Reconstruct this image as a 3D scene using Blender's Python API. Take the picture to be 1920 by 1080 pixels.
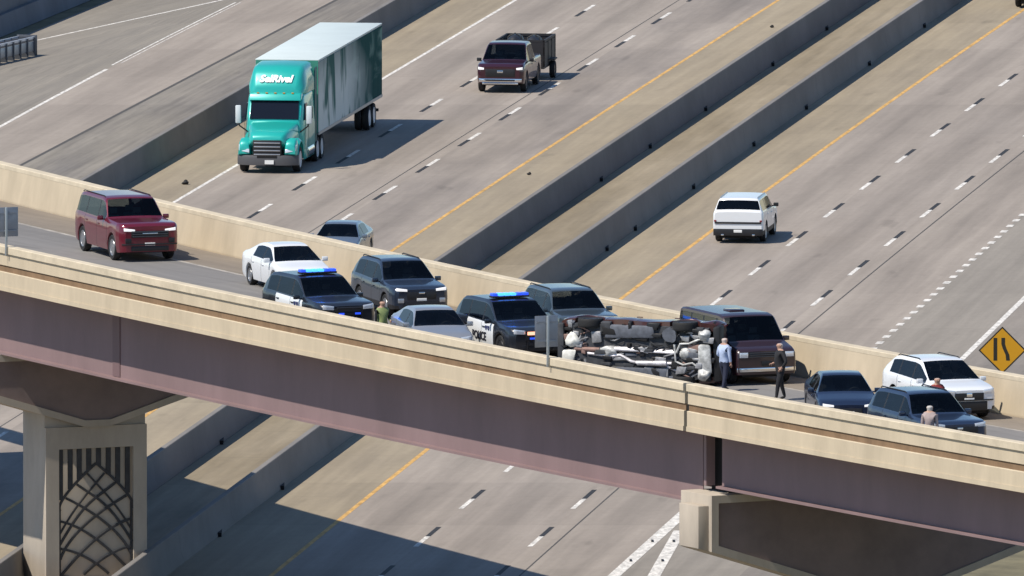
import bpy, bmesh, math, random
import numpy as np
from mathutils import Vector, Matrix
random.seed(7); np.random.seed(7)
for o in list(bpy.data.objects): bpy.data.objects.remove(o)
scene = bpy.context.scene
COL = scene.collection
PI = math.pi
# ------------------------------------------------------------------ camera, sky, sun, exposure
CAM_H, CAM_Y, PITCH, FPX = 75.36, -700.0, math.radians(5.39), 40000.0
cd = bpy.data.cameras.new('camera'); cam = bpy.data.objects.new('camera', cd); COL.objects.link(cam)
cam.location = (0, CAM_Y, CAM_H); cam.rotation_euler = (PI/2-PITCH, 0, 0)
cd.sensor_width = 36; cd.lens = 36*FPX/1920; cd.clip_start = 5; cd.clip_end = 4000
scene.camera = cam
SUN = Vector((-0.62, -0.38, 1.0)).normalized()          # towards the sun
world = bpy.data.worlds.new('World'); scene.world = world; world.use_nodes = True
wn = world.node_tree.nodes; sky = wn.new('ShaderNodeTexSky'); sky.sky_type = 'NISHITA'; sky.sun_disc = False
sky.dust_density = 0.0; sky.air_density = 1.0; sky.ozone_density = 5.0; sky.sun_elevation = math.asin(SUN.z); sky.sun_rotation = math.atan2(SUN.x, SUN.y)
world.node_tree.links.new(sky.outputs[0], wn['Background'].inputs[0]); wn['Background'].inputs[1].default_value = 0.12
sl = bpy.data.lights.new('sun', 'SUN'); sl.energy = 5.0; sl.angle = math.radians(0.53); sl.color = (1.0, 0.925, 0.81)
so = bpy.data.objects.new('sun', sl); COL.objects.link(so); so.rotation_euler = SUN.to_track_quat('Z', 'Y').to_euler(); so.location = (-60, -40, 100)
vs = scene.view_settings; vs.view_transform = 'Standard'; vs.look = 'None'; vs.exposure = 0.10; vs.gamma = 1; vs.use_curve_mapping = False

def at(px, py, z=0.0):
    u = (px-960)/FPX; v = (540-py)/FPX
    d = Vector((u, math.cos(PITCH)+v*math.sin(PITCH), -math.sin(PITCH)+v*math.cos(PITCH)))
    t = (z-CAM_H)/d.z
    return Vector((d.x*t, CAM_Y+d.y*t, z))
def fit(pts, z=0.0, deg=2, dx=0.0):
    P = [at(a, b, z) for a, b in pts]
    c = np.polyfit([q.y for q in P], [q.x+dx for q in P], deg)
    return lambda y, c=c: float(np.polyval(c, y))
# ------------------------------------------------------------------ materials
MAT = {}
def mat(name, col, rough=0.6, metal=0.0, coat=0.0, emit=None, es=1.0, var=0.0, scale=3.0, stretch=(1, 1, 1), col2=None, bump=0.0, spec=0.5):
    if name in MAT: return MAT[name]
    m = bpy.data.materials.new(name); m.use_nodes = True; nt = m.node_tree; b = nt.nodes['Principled BSDF']
    b.inputs['Base Color'].default_value = (*col, 1); b.inputs['Roughness'].default_value = rough
    b.inputs['Metallic'].default_value = metal; b.inputs['Coat Weight'].default_value = coat; b.inputs['Coat Roughness'].default_value = 0.05
    b.inputs['Specular IOR Level'].default_value = spec
    if emit: b.inputs['Emission Color'].default_value = (*emit, 1); b.inputs['Emission Strength'].default_value = es
    if var > 0 or col2 or bump:
        g = nt.nodes.new('ShaderNodeNewGeometry'); mp = nt.nodes.new('ShaderNodeMapping'); mp.inputs['Scale'].default_value = stretch
        nt.links.new(g.outputs['Position'], mp.inputs[0])
        n1 = nt.nodes.new('ShaderNodeTexNoise'); n1.inputs['Scale'].default_value = scale; n1.inputs['Detail'].default_value = 6; n1.inputs['Roughness'].default_value = 0.65
        nt.links.new(mp.outputs[0], n1.inputs['Vector'])
        r = nt.nodes.new('ShaderNodeValToRGB'); c2 = col2 or tuple(c*(1-var) for c in col); c1 = col if col2 else tuple(min(1, c*(1+var*0.6)) for c in col)
        r.color_ramp.elements[0].position = 0.32; r.color_ramp.elements[1].position = 0.68
        r.color_ramp.elements[0].color = (*c2, 1); r.color_ramp.elements[1].color = (*c1, 1)
        nt.links.new(n1.outputs[0], r.inputs[0]); nt.links.new(r.outputs[0], b.inputs['Base Color'])
        if bump:
            bp = nt.nodes.new('ShaderNodeBump'); bp.inputs['Strength'].default_value = bump; bp.inputs['Distance'].default_value = 0.03
            nt.links.new(n1.outputs[0], bp.inputs['Height']); nt.links.new(bp.outputs[0], b.inputs['Normal'])
    MAT[name] = m; return m
def pave(name, col, col2, track=0.12, joint=4.6, stain=0.25, lane=3.66, seed=0.0):
    """concrete pavement; uv in metres: u across, v along the road"""
    m = bpy.data.materials.new(name); m.use_nodes = True; nt = m.node_tree; N = nt.nodes; Lk = nt.links.new; b = N['Principled BSDF']
    b.inputs['Roughness'].default_value = 0.85; b.inputs['Specular IOR Level'].default_value = 0.25
    uv = N.new('ShaderNodeUVMap'); sp = N.new('ShaderNodeSeparateXYZ'); Lk(uv.outputs[0], sp.inputs[0])
    def noise(su, sv, detail=5, rough=0.6):
        mp = N.new('ShaderNodeMapping'); mp.inputs['Scale'].default_value = (su, sv, 1); mp.inputs['Location'].default_value = (seed*3.1, seed*7.7, seed)
        n = N.new('ShaderNodeTexNoise'); n.inputs['Scale'].default_value = 1; n.inputs['Detail'].default_value = detail; n.inputs['Roughness'].default_value = rough
        Lk(uv.outputs[0], mp.inputs[0]); Lk(mp.outputs[0], n.inputs['Vector']); return n.outputs[0]
    def math_(op, a, bb, cc=None):
        n = N.new('ShaderNodeMath'); n.operation = op
        for i, v in enumerate((a, bb, cc)):
            if v is None: continue
            if isinstance(v, (int, float)): n.inputs[i].default_value = v
            else: Lk(v, n.inputs[i])
        return n.outputs[0]
    def ramp(v, lo, hi, a, c):
        n = N.new('ShaderNodeMapRange'); n.inputs[1].default_value = lo; n.inputs[2].default_value = hi; n.inputs[3].default_value = a; n.inputs[4].default_value = c
        Lk(v, n.inputs[0]); return n.outputs[0]
    mx = N.new('ShaderNodeMix'); mx.data_type = 'RGBA'; mx.inputs['A'].default_value = (*col2, 1); mx.inputs['B'].default_value = (*col, 1)
    Lk(ramp(noise(0.30, 0.05, 7, 0.62), 0.34, 0.64, 0, 1), mx.inputs['Factor'])
    f = ramp(noise(2.2, 0.07, 5, 0.6), 0.3, 0.7, 1-stain*0.55, 1+stain*0.3)            # long streaks
    f2 = ramp(noise(3.5, 1.6, 4, 0.7), 0.3, 0.7, 0.95, 1.04)
    slab = N.new('ShaderNodeTexWhiteNoise'); slab.noise_dimensions = '1D'
    Lk(math_('FLOOR', math_('DIVIDE', sp.outputs[1], joint*3), 0), slab.inputs['W'])
    f = math_('MULTIPLY', math_('MULTIPLY', f, f2), ramp(slab.outputs[0], 0, 1, 0.92, 1.05))
    lu = math_('SUBTRACT', math_('FRACT', math_('DIVIDE', sp.outputs[0], lane), 0), 0.5)
    tr = math_('SUBTRACT', 1.0, math_('MULTIPLY', track, ramp(math_('ABSOLUTE', lu, 0), 0.0, 0.28, 1, 0)))
    f = math_('MULTIPLY', f, tr)
    jt = math_('FRACT', math_('DIVIDE', sp.outputs[1], joint), 0)
    f = math_('MULTIPLY', f, math_('SUBTRACT', 1.0, math_('MULTIPLY', 0.08, math_('LESS_THAN', jt, 0.02))))
    # dark blotches (oil, patches)
    f = math_('MULTIPLY', f, ramp(noise(0.8, 0.16, 3, 0.5), 0.66, 0.74, 1.0, 0.84))
    mul = N.new('ShaderNodeMix'); mul.data_type = 'RGBA'; mul.blend_type = 'MULTIPLY'; mul.inputs['Factor'].default_value = 1
    cb = N.new('ShaderNodeCombineColor'); 
    for i in range(3): Lk(f, cb.inputs[i])
    Lk(mx.outputs['Result'], mul.inputs['A']); Lk(cb.outputs[0], mul.inputs['B']); Lk(mul.outputs['Result'], b.inputs['Base Color'])
    return m
# ------------------------------------------------------------------ mesh helpers
class MB:
    def __init__(s): s.v = []; s.f = []; s.uv = None
    def add(s, V, Fc):
        k = len(s.v); s.v += [tuple(q) for q in V]; s.f += [tuple(i+k for i in q) for q in Fc]; return s
    def box(s, c, d, M=None):
        x, y, z = d[0]/2, d[1]/2, d[2]/2
        V = [Vector((a*x, b*y, e*z)) for e in (-1, 1) for a, b in ((-1, -1), (1, -1), (1, 1), (-1, 1))]
        if M is not None: V = [M @ q for q in V]
        return s.add([q+Vector(c) for q in V], [(0, 3, 2, 1), (4, 5, 6, 7), (0, 1, 5, 4), (1, 2, 6, 5), (2, 3, 7, 6), (3, 0, 4, 7)])
    def hexa(s, V): return s.add(V, [(0, 3, 2, 1), (4, 5, 6, 7), (0, 1, 5, 4), (1, 2, 6, 5), (2, 3, 7, 6), (3, 0, 4, 7)])
    def cyl(s, p0, p1, r0, r1=None, n=16, caps=True):
        p0, p1 = Vector(p0), Vector(p1); r1 = r0 if r1 is None else r1; q = (p1-p0).to_track_quat('Z', 'Y').to_matrix()
        V = [p+q @ Vector((r*math.cos(2*PI*i/n), r*math.sin(2*PI*i/n), 0)) for p, r in ((p0, r0), (p1, r1)) for i in range(n)]
        Fc = [(i, (i+1) % n, n+(i+1) % n, n+i) for i in range(n)]
        if caps: Fc += [tuple(range(n-1, -1, -1)), tuple(range(n, 2*n))]
        return s.add(V, Fc)
    def tube(s, pts, r, n=8):
        pts = [Vector(p) for p in pts]
        R = []
        for i, p in enumerate(pts):
            d = (pts[min(i+1, len(pts)-1)]-pts[max(i-1, 0)]).normalized(); q = d.to_track_quat('Z', 'Y').to_matrix(); rr = r[i] if isinstance(r, (list, tuple)) else r
            R.append([p+q @ Vector((rr*math.cos(2*PI*j/n), rr*math.sin(2*PI*j/n), 0)) for j in range(n)])
        return s.loft(R, True, True)
    def loft(s, R, closed=True, caps=True):
        n = len(R[0]); V = [q for r in R for q in r]; Fc = []
        for i in range(len(R)-1):
            for j in range(n if closed else n-1):
                Fc.append((i*n+j, i*n+(j+1) % n, (i+1)*n+(j+1) % n, (i+1)*n+j))
        if caps and closed: Fc += [tuple(range(n-1, -1, -1)), tuple((len(R)-1)*n+j for j in range(n))]
        return s.add(V, Fc)
    def lathe_y(s, prof, n=28):          # prof (r, y) round the y axis
        R = [[Vector((r*math.cos(2*PI*j/n), y, r*math.sin(2*PI*j/n))) for j in range(n)] for r, y in prof]
        return s.loft(R, True, True)
    def ball(s, c, r, n=14, m=8):
        r = (r, r, r) if isinstance(r, (int, float)) else r; c = Vector(c); R = []
        for i in range(m+1):
            a = -PI/2+PI*i/m; k = max(math.cos(a), 0.01)
            R.append([c+Vector((r[0]*k*math.cos(2*PI*j/n), r[1]*k*math.sin(2*PI*j/n), r[2]*math.sin(a))) for j in range(n)])
        return s.loft(R, True, True)
    def prism(s, poly, y0, y1):         # poly in xz, extruded along y
        n = len(poly); V = [(x, y, z) for y in (y0, y1) for x, z in poly]
        return s.add(V, [tuple(range(n)), tuple(range(2*n-1, n-1, -1))]+[(j, n+j, n+(j+1) % n, (j+1) % n) for j in range(n)])
    def mesh(s, name, smooth=40, bevel=0.0):
        me = bpy.data.meshes.new(name); me.from_pydata(s.v, [], s.f); me.validate()
        bm = bmesh.new(); bm.from_mesh(me)
        bmesh.ops.recalc_face_normals(bm, faces=bm.faces)
        if bevel:
            E = [e for e in bm.edges if len(e.link_faces) == 2 and e.calc_face_angle(0) > 0.5]
            bmesh.ops.bevel(bm, geom=E, offset=bevel, segments=2, profile=0.5, affect='EDGES', clamp_overlap=True)
        bm.to_mesh(me); bm.free()
        for p in me.polygons: p.use_smooth = True
        me.set_sharp_from_angle(angle=math.radians(smooth))
        return me
    def build(s, name, m, parent=None, smooth=40, bevel=0.0, loc=None, rot=None):
        return link(name, s.mesh(name, smooth, bevel), m, parent, loc, rot)
def link(name, me, m, parent=None, loc=None, rot=None):
    o = bpy.data.objects.new(name, me); COL.objects.link(o)
    if m is not None and len(me.materials) == 0: me.materials.append(m)
    if parent: o.parent = parent
    if loc is not None: o.location = loc
    if rot is not None: o.rotation_euler = rot
    return o
def tag(o, label=None, cat=None, group=None, kind=None):
    if label: o['label'] = label
    if cat: o['category'] = cat
    if group: o['group'] = group
    if kind: o['kind'] = kind
    return o
def empty(name, loc, label, cat, group=None, rz=0.0):
    o = bpy.data.objects.new(name, None); COL.objects.link(o); o.location = loc; o.rotation_euler = (0, 0, rz); o.empty_display_size = 0.2
    return tag(o, label, cat, group)
def text_mesh(txt, size, ext=0.004, shear=0.0, bold=0.0):
    cu = bpy.data.curves.new('lettering', 'FONT'); cu.body = txt; cu.size = size; cu.extrude = ext; cu.shear = shear; cu.offset = bold
    cu.align_x = 'CENTER'; cu.align_y = 'CENTER'; cu.resolution_u = 3
    o = bpy.data.objects.new('lettering', cu); COL.objects.link(o)
    dg = bpy.context.evaluated_depsgraph_get(); me = bpy.data.meshes.new_from_object(o.evaluated_get(dg))
    bpy.data.objects.remove(o); return me
# common materials
def glass(name, tint, ior=1.45):
    m = bpy.data.materials.new(name); m.use_nodes = True; nt = m.node_tree; N = nt.nodes; N.remove(N['Principled BSDF'])
    t = N.new('ShaderNodeBsdfTransparent'); t.inputs[0].default_value = (*tint, 1); g_ = N.new('ShaderNodeBsdfGlossy'); g_.inputs['Roughness'].default_value = 0.04
    f = N.new('ShaderNodeFresnel'); f.inputs[0].default_value = ior; mx = N.new('ShaderNodeMixShader')
    nt.links.new(f.outputs[0], mx.inputs[0]); nt.links.new(t.outputs[0], mx.inputs[1]); nt.links.new(g_.outputs[0], mx.inputs[2]); nt.links.new(mx.outputs[0], N['Material Output'].inputs[0])
    return m
M_GLASS = glass('tinted_glass', (0.16, 0.18, 0.20)); M_GLASSF = glass('light_tinted_glass', (0.42, 0.46, 0.47)); M_GLASSO = mat('dark_glass', (0.008, 0.010, 0.016), 0.06, spec=0.4)
M_GLASSL = glass('windscreen_glass', (0.50, 0.55, 0.56), 1.38)
M_BLACK = mat('black_plastic', (0.012, 0.012, 0.014), 0.5)
M_UNDER = mat('underbody_black', (0.008, 0.008, 0.009), 0.8)
M_TYRE = mat('tyre_rubber', (0.015, 0.015, 0.016), 0.8)
M_RIM = mat('alloy_rim', (0.42, 0.43, 0.45), 0.35, 0.8)
M_RIMD = mat('dark_rim', (0.06, 0.06, 0.065), 0.4, 0.6)
M_CHROME = mat('chrome', (0.75, 0.76, 0.78), 0.12, 1.0)
M_LAMP = mat('lamp_glass', (0.72, 0.75, 0.8), 0.12, 0.3, coat=0.5)
M_LAMPON = mat('lit_headlamp', (0.5, 0.52, 0.55), 0.2, emit=(1, 0.97, 0.95), es=0.65)
M_TAIL = mat('tail_lamp', (0.22, 0.012, 0.015), 0.2, coat=0.5)
M_PLATE = mat('plate_white', (0.78, 0.78, 0.76), 0.5)
M_SEAM = mat('panel_gap', (0.006, 0.006, 0.007), 0.9)
M_MARKW = mat('white_road_paint', (0.66, 0.63, 0.58), 0.8, var=0.45, scale=5.0, stretch=(1, 0.35, 1))
M_MARKB = mat('black_contrast_paint', (0.022, 0.022, 0.024), 0.8, var=0.4, scale=2.5)
M_MARKY = mat('yellow_road_paint', (0.58, 0.34, 0.10), 0.8, var=0.38, scale=4.0, stretch=(1, 0.3, 1))
M_CONC = mat('grey_concrete', (0.20, 0.188, 0.178), 0.9, var=0.18, scale=0.5, stretch=(1, 0.3, 0.6), bump=0.15, spec=0.2)
M_TAN = mat('tan_concrete', (0.51, 0.43, 0.315), 0.9, var=0.13, scale=1.2, stretch=(1.2, 0.7, 0.25), bump=0.1, spec=0.2)
M_TANL = mat('pale_tan_coping', (0.56, 0.485, 0.365), 0.9, var=0.16, scale=1.6, bump=0.1, spec=0.2)
M_BROWN = mat('brown_stained_band', (0.23, 0.15, 0.09), 0.9, var=0.25, scale=1.2, stretch=(1, 1, 0.3), spec=0.2)
M_MAUVE = mat('mauve_painted_steel', (0.225, 0.155, 0.158), 0.6, var=0.13, scale=0.7, stretch=(1, 0.5, 0.25), spec=0.3)
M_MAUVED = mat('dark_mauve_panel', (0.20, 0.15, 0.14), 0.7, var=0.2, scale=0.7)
M_PIER = mat('pier_concrete', (0.43, 0.375, 0.31), 0.9, var=0.15, scale=0.9, stretch=(1, 1, 0.35), bump=0.1, spec=0.2)
M_GALV = mat('galvanised_steel', (0.36, 0.38, 0.40), 0.45, 0.6)
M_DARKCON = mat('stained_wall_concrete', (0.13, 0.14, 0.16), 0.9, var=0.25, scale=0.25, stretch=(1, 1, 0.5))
# ------------------------------------------------------------------ highway lines (plan curves x(y) at ground level)
YR = fit([(1909, 22), (1758, 133), (1580, 258), (1431, 360), (1331, 431), (1269, 478), (1165, 562), (805, 842), (635, 975)])
D1 = fit([(1882, 155.6), (1810, 209), (1733, 267), (1654.6, 325), (1572.4, 386), (1498, 447), (1421, 503), (1346, 562), (943, 890), (863, 955), (778, 1025)])
D2 = fit([(1902, 269), (1829, 327), (1758, 387), (1675.5, 447), (1605, 507), (1527, 568), (1074, 954), (993, 1025.5)])
D3 = fit([(1920, 400), (1835, 478), (1770, 533), (1700, 597), (1640, 652)], deg=1)
WR = fit([(1920, 560), (1860, 618), (1800, 677)], deg=1)
YL = fit([(1455.5, 2), (1278, 118), (1100, 229), (728, 475)])
LA = fit([(1240, 37), (1155, 88), (1068, 140), (975, 200), (880, 262), (793, 318), (700, 376)], deg=1)
LB = fit([(1080, 30), (810, 198), (520, 375)], deg=1)
WL = fit([(970, 0), (720, 143), (445, 308), (320, 385)], deg=1)
BH = 1.07
BL = fit([(1549, 0), (1486.6, 53), (1278, 182), (1100, 296), (825, 488), (427, 763), (277, 860)], BH)      # right top edges of the barriers
BR = fit([(1731, 0), (1553, 120), (1349, 267), (1100, 433), (985, 520), (603, 798), (430, 920), (240, 1067)], BH)
BW = fit([(740, 0), (704, 20), (469, 161), (254, 280), (150, 341)], BH, deg=1)
RJ = fit([(625, 3), (480, 78), (58, 300)], deg=1)                       # edge of the slip road slab
RB = fit([(455.5, 0), (268, 94.4), (0, 237.5)])
RA = fit([(417, 0), (67, 76)], deg=1)
WB = fit([(230.6, 0), (67, 68)], deg=1)                                  # foot of the retaining wall
G1 = fit([(1270, 972), (1150, 1080)], deg=1); G2 = fit([(1265, 1010), (1225, 1080)], deg=1)
Y0, Y1 = -95.0, 330.0
off = lambda f, d: (lambda y: f(y)+d)
TANP, TANP2 = (0.335, 0.28, 0.198), (0.265, 0.222, 0.162)
GRY, GRY2 = (0.33, 0.286, 0.244), (0.285, 0.246, 0.21)
GRN, GRN2 = (0.262, 0.236, 0.198), (0.215, 0.195, 0.168)
def road(name, bounds, mats, y0=Y0, y1=Y1, z=0.0, step=5.0):
    n = int((y1-y0)/step)+1; ys = np.linspace(y0, y1, n); V = []; Fc = []; mi = []; uvs = []
    for k in range(len(bounds)-1):
        b = len(V)
        for y in ys: V.append((bounds[k](y), y, z)); V.append((bounds[k+1](y), y, z))
        w = bounds[k+1](40)-bounds[k](40); lanes = max(1, round(w/3.66))
        for i in range(n-1):
            Fc.append((b+2*i, b+2*i+1, b+2*i+3, b+2*i+2)); mi.append(k)
            uvs += [(0, ys[i]), (lanes*3.66, ys[i]), (lanes*3.66, ys[i+1]), (0, ys[i+1])]
    me = bpy.data.meshes.new(name); me.from_pydata(V, [], Fc); ul = me.uv_layers.new(name='UVMap')
    for i, q in enumerate(uvs): ul.data[i].uv = (q[0]+7.32*k, q[1])
    for m in mats: me.materials.append(m)
    for p, k in zip(me.polygons, mi): p.material_index = k
    o = bpy.data.objects.new(name, me); COL.objects.link(o); return tag(o, kind='structure')
g = MB(); g.add([(-400, -300, -0.03), (400, -300, -0.03), (400, 1500, -0.03), (-400, 1500, -0.03)], [(0, 1, 2, 3)])
tag(g.build('ground', mat('dry_grass', (0.16, 0.14, 0.08), 0.95, var=0.4, scale=0.6)), kind='structure')
south = road('southbound_road', [off(BW, 0.1), WL, LB, LA, YL, off(BL, -0.1)],
     [pave('p_sl', TANP, TANP2, 0.0, seed=1), pave('p_l1', GRY, GRY2, 0.20, seed=2), pave('p_l2', (0.338, 0.293, 0.25), GRY2, 0.20, seed=3), pave('p_l3', GRY, (0.235, 0.205, 0.18), 0.18, seed=4), pave('p_sr', TANP, TANP2, 0.0, seed=5)])
median = road('median_strip', [off(BL, 0.12), off(BR, -0.12)], [pave('p_med', (0.31, 0.26, 0.185), (0.22, 0.18, 0.12), 0.0, 9.0, 0.35, seed=6)], z=0.004)
YF = off(WR, 12.0)
RO = off(WR, 3.2)
north = road('northbound_road', [off(BR, -0.05), YR, D1, D2, D3, WR, RO],
     [pave('p_nl', TANP, TANP2, 0.0, seed=7), pave('p_n1', GRY, GRY2, 0.19, seed=8), pave('p_n2', (0.322, 0.28, 0.242), GRY2, 0.19, seed=9), pave('p_n3', GRY, GRY2, 0.16, seed=10), pave('p_n4', (0.275, 0.246, 0.21), (0.248, 0.222, 0.19), 0.06, seed=11), pave('p_n5', (0.25, 0.22, 0.19), (0.2, 0.18, 0.16), 0.0, seed=12)])
slip = road('slip_road', [off(WB, -0.6), RA, RB, RJ, off(BW, -0.2)],
     [pave('p_r0', GRN, GRN2, 0, seed=13), pave('p_r1', GRN, GRN2, 0.05, seed=14), pave('p_r2', GRY, GRY2, 0.10, seed=15), pave('p_r3', GRN, (0.17, 0.155, 0.14), 0.0, stain=0.45, seed=16)], y0=-40)
def strip(name, f, w, m, parent, ya, yb, z=0.004, step=4.0):
    n = max(2, int(abs(yb-ya)/step)+1); V = []
    for y in np.linspace(ya, yb, n): V += [(f(y)-w/2, y, z), (f(y)+w/2, y, z)]
    b = MB(); b.add(V, [(2*i, 2*i+1, 2*i+3, 2*i+2) for i in range(n-1)]); return b.build(name, m, parent)
strip('yellow_edge_line', YR, 0.17, M_MARKY, north, Y0, Y1); strip('yellow_edge_line', YL, 0.16, M_MARKY, south, Y0, Y1)
strip('white_edge_line', WL, 0.16, M_MARKW, south, Y0, Y1); strip('white_edge_line', WR, 0.22, M_MARKW, north, 25, Y1)
strip('white_edge_line', RB, 0.17, M_MARKW, slip, -20, 197); 
strip('worn_edge_line', off(RB, -0.1), 0.09, M_MARKW, slip, 199, 232); strip('worn_edge_line', off(RB, 0.12), 0.05, M_MARKW, slip, 200, 232)
strip('white_edge_line', RB, 0.18, M_MARKW, slip, 234, Y1); strip('white_edge_line', RA, 0.15, M_MARKW, slip, at(67, 76).y, Y1)
strip('slab_joint', RJ, 0.16, mat('joint_dark', (0.07, 0.065, 0.06), 0.9), slip, -40, Y1)
strip('lane_joint', off(D2, 0.75), 0.06, MAT['joint_dark'], north, Y0, Y1)
strip('lane_joint', off(LA, -0.5), 0.05, MAT['joint_dark'], south, Y0, Y1)
strip('gore_line', off(G1, 0.02), 0.42, M_MARKW, north, -60, 20, 0.006); strip('gore_line', off(G2, 0.02), 0.42, M_MARKW, north, -60, 12, 0.006)
for q in np.arange(-28, 12, 6.1):
    for G in (G1, G2): MB().box((G(q)+0.02, q, 0.02), (0.08, 0.55, 0.03)).build('road_stud', M_MARKB, north)
def dashes(f, ref, parent, sgn, ya=-30.0, yb=245.0):
    yj = at(*ref).y; k0 = math.floor((ya-yj)/12.1); y = yj+k0*12.1
    while y < yb:
        strip('lane_dash', f, 0.17, M_MARKW, parent, y, y-sgn*3.2, 0.005)
        strip('contrast_dash', f, 0.17, M_MARKB, parent, y, y+sgn*3.0, 0.005)
        y += 12.1
dashes(D1, (1498, 447), north, 1); dashes(D2, (1675.5, 447), north, 1)
dashes(LA, (880, 262), south, -1); dashes(LB, (810, 198), south, -1)
y = at(1640, 652).y-8
while y < 200:
    strip('dotted_line_mark', D3, 0.26, M_MARKW, north, y, y+0.95, 0.005); y += 2.35
# ------------------------------------------------------------------ highway barriers
def sweep(prof, fx, ys, name, m, parent, smooth=30):
    """prof (dx, z) closed section carried along x = fx(y)"""
    R = [[Vector((fx(y)+a, y, z)) for a, z in prof] for y in ys]
    return MB().loft(R, True, True).build(name, m, parent, smooth)
BPROF = [(-0.42, 0.0), (-0.42, 0.08), (-0.30, 0.30), (-0.22, BH-0.02), (-0.20, BH), (-0.02, BH), (0.0, BH-0.02), (0.10, 0.30), (0.20, 0.08), (0.20, 0.0)]
def barrier(f, label, ya, yb, slots):
    e = empty('concrete_barrier', (0, 0, 0), label, 'barrier', 'concrete barriers along the highway')
    y = ya; k = 0
    while y < yb:
        sweep(BPROF, f, np.linspace(y, y+11.985, 4), 'barrier_segment', M_CONC, e); y += 12.0
    for s in slots:
        if ya < s < yb: MB().box((f(s)+0.165, s, 0.085), (0.12, 1.5, 0.13)).build('drain_slot', M_SEAM, e)
    return e
barrier(BL, 'long concrete median barrier on the left, beside the southbound yellow line', -94, 320, [at(a, b).y for a, b in ((1540, 55), (1431, 122), (1309, 206), (1202, 276), (1110, 338), (395, 830))])
barrier(BR, 'long concrete median barrier on the right, beside the northbound lanes', -94, 320, [at(a, b).y for a, b in ((1727, 50), (1629, 121), (1507, 203), (1404, 272), (1291, 352), (1187, 430), (1134, 468), (534, 915), (425, 1003))])
barrier(BW, 'long concrete barrier between the slip road and the truck lane', -40, 320, [])
# retaining wall beyond the slip road, with a low barrier along its foot
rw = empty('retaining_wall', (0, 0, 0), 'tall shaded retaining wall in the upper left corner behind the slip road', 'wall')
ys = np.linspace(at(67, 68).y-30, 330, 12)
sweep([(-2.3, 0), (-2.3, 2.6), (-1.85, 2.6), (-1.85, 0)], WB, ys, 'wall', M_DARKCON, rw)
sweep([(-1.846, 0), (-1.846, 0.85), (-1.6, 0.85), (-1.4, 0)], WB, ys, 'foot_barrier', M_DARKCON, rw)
# crash cushion at the gore nose
c0, c1 = at(50, 104), at(-54, 128)
cc = empty('crash_cushion', c0, 'ribbed grey metal crash cushion at the end of the retaining wall', 'crash cushion', rz=math.atan2((c1-c0).y, (c1-c0).x))
Lc = (c1-c0).length
for s in (-0.35, 0.35):
    MB().box((Lc/2, s, 0.78), (Lc, 0.06, 0.10)).build('top_rail', mat('pale_steel', (0.6, 0.63, 0.68), 0.4, 0.5), cc)
    MB().box((Lc/2, s, 0.42), (Lc, 0.05, 0.42)).build('side_panel', M_GALV, cc, bevel=0.02)
k = 0.12
while k < Lc:
    MB().box((k, 0, 0.40), (0.09, 0.86, 0.80)).build('rib', mat('dark_steel', (0.09, 0.1, 0.12), 0.5, 0.5), cc); k += 0.38*max(1, Lc/3)
MB().box((-0.04, 0, 0.45), (0.10, 0.9, 0.86)).build('nose_plate', mat('dark_steel', (0.09, 0.1, 0.12)), cc, bevel=0.02)
# ------------------------------------------------------------------ overpass bridge
ZT = 11.57; ZD = ZT-1.21
def curve_fit(pts):
    P = [at(a, b, ZT) for a, b in pts]; c = np.polyfit([q.x for q in P], [q.y for q in P], 2); return c
CN = curve_fit([(0, 462), (178, 496), (356, 535), (560, 582), (720, 612), (880, 639), (1027, 669), (1160, 695), (1280, 719), (1440, 748), (1699, 795), (1920, 831)])
CF = curve_fit([(0, 302), (150, 347), (314, 384), (480, 421), (591, 444), (724, 477), (795, 490), (860, 503), (1110, 552), (1160, 563.5), (1267, 588), (1481, 627), (1666, 665), (1816, 690), (1920, 707)])
XL, XR = -15.5, 16.0                 # beyond these the bridge runs on straight
def cpt(c, x):
    k = min(max(x, XL), XR); return Vector((x, float(np.polyval(c, k)+np.polyval(np.polyder(c), k)*(x-k)), 0))
def cdir(c, x):                      # direction of travel (towards the camera)
    d = Vector((1, float(np.polyval(np.polyder(c), min(max(x, XL), XR))), 0)); return d.normalized()
def nrm(c, x):                       # to the far side
    d = cdir(c, x); return Vector((-d.y, d.x, 0))
def heading(x, c=None): 
    d = cdir(CN if c is None else c, x); return math.atan2(d.y, d.x)
XA, XB = -34.0, 28.0
def csweep(c, prof, xs, name, m, parent, side=1.0, smooth=30):
    R = []
    for x in xs:
        p, n = cpt(c, x), nrm(c, x)*side
        R.append([p+n*a+Vector((0, 0, z)) for a, z in prof])
    return MB().loft(R, True, True).build(name, m, parent, smooth)
xj = at(1281, 760, ZD).x                                     # joint in the parapet
bridge = empty('overpass_bridge', cpt(CN, 0)+Vector((0, 0, 0)), 'curved highway overpass with tan parapets and mauve steel girders', 'bridge')
bridge.location = (0, 0, 0)
def near_parapet(xs):
    csweep(CN, [(0.0, ZT-0.23), (0.0, ZT-0.02), (0.02, ZT), (0.33, ZT), (0.36, ZT-0.02), (0.36, ZT-0.23)], xs, 'coping', M_TANL, bridge)
    csweep(CN, [(0.06, ZT-0.628), (0.06, ZT-0.232), (0.34, ZT-0.232), (0.34, ZT-0.628)], xs, 'parapet_wall', M_TAN, bridge)
    csweep(CN, [(0.10, ZT-0.838), (0.10, ZT-0.63), (0.34, ZT-0.63), (0.36, ZT-0.838)], xs, 'brown_band', M_BROWN, bridge)
    csweep(CN, [(0.03, ZD-0.10), (0.03, ZT-0.86), (0.05, ZT-0.84), (0.36, ZT-0.84), (0.48, ZD+0.08), (0.48, ZD-0.10)], xs, 'lower_wall', M_TAN, bridge)
    csweep(CN, [(0.0, ZD-0.25), (0.0, ZD-0.102), (0.5, ZD-0.102), (0.5, ZD-0.25)], xs, 'slab_edge', M_TAN, bridge)
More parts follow.
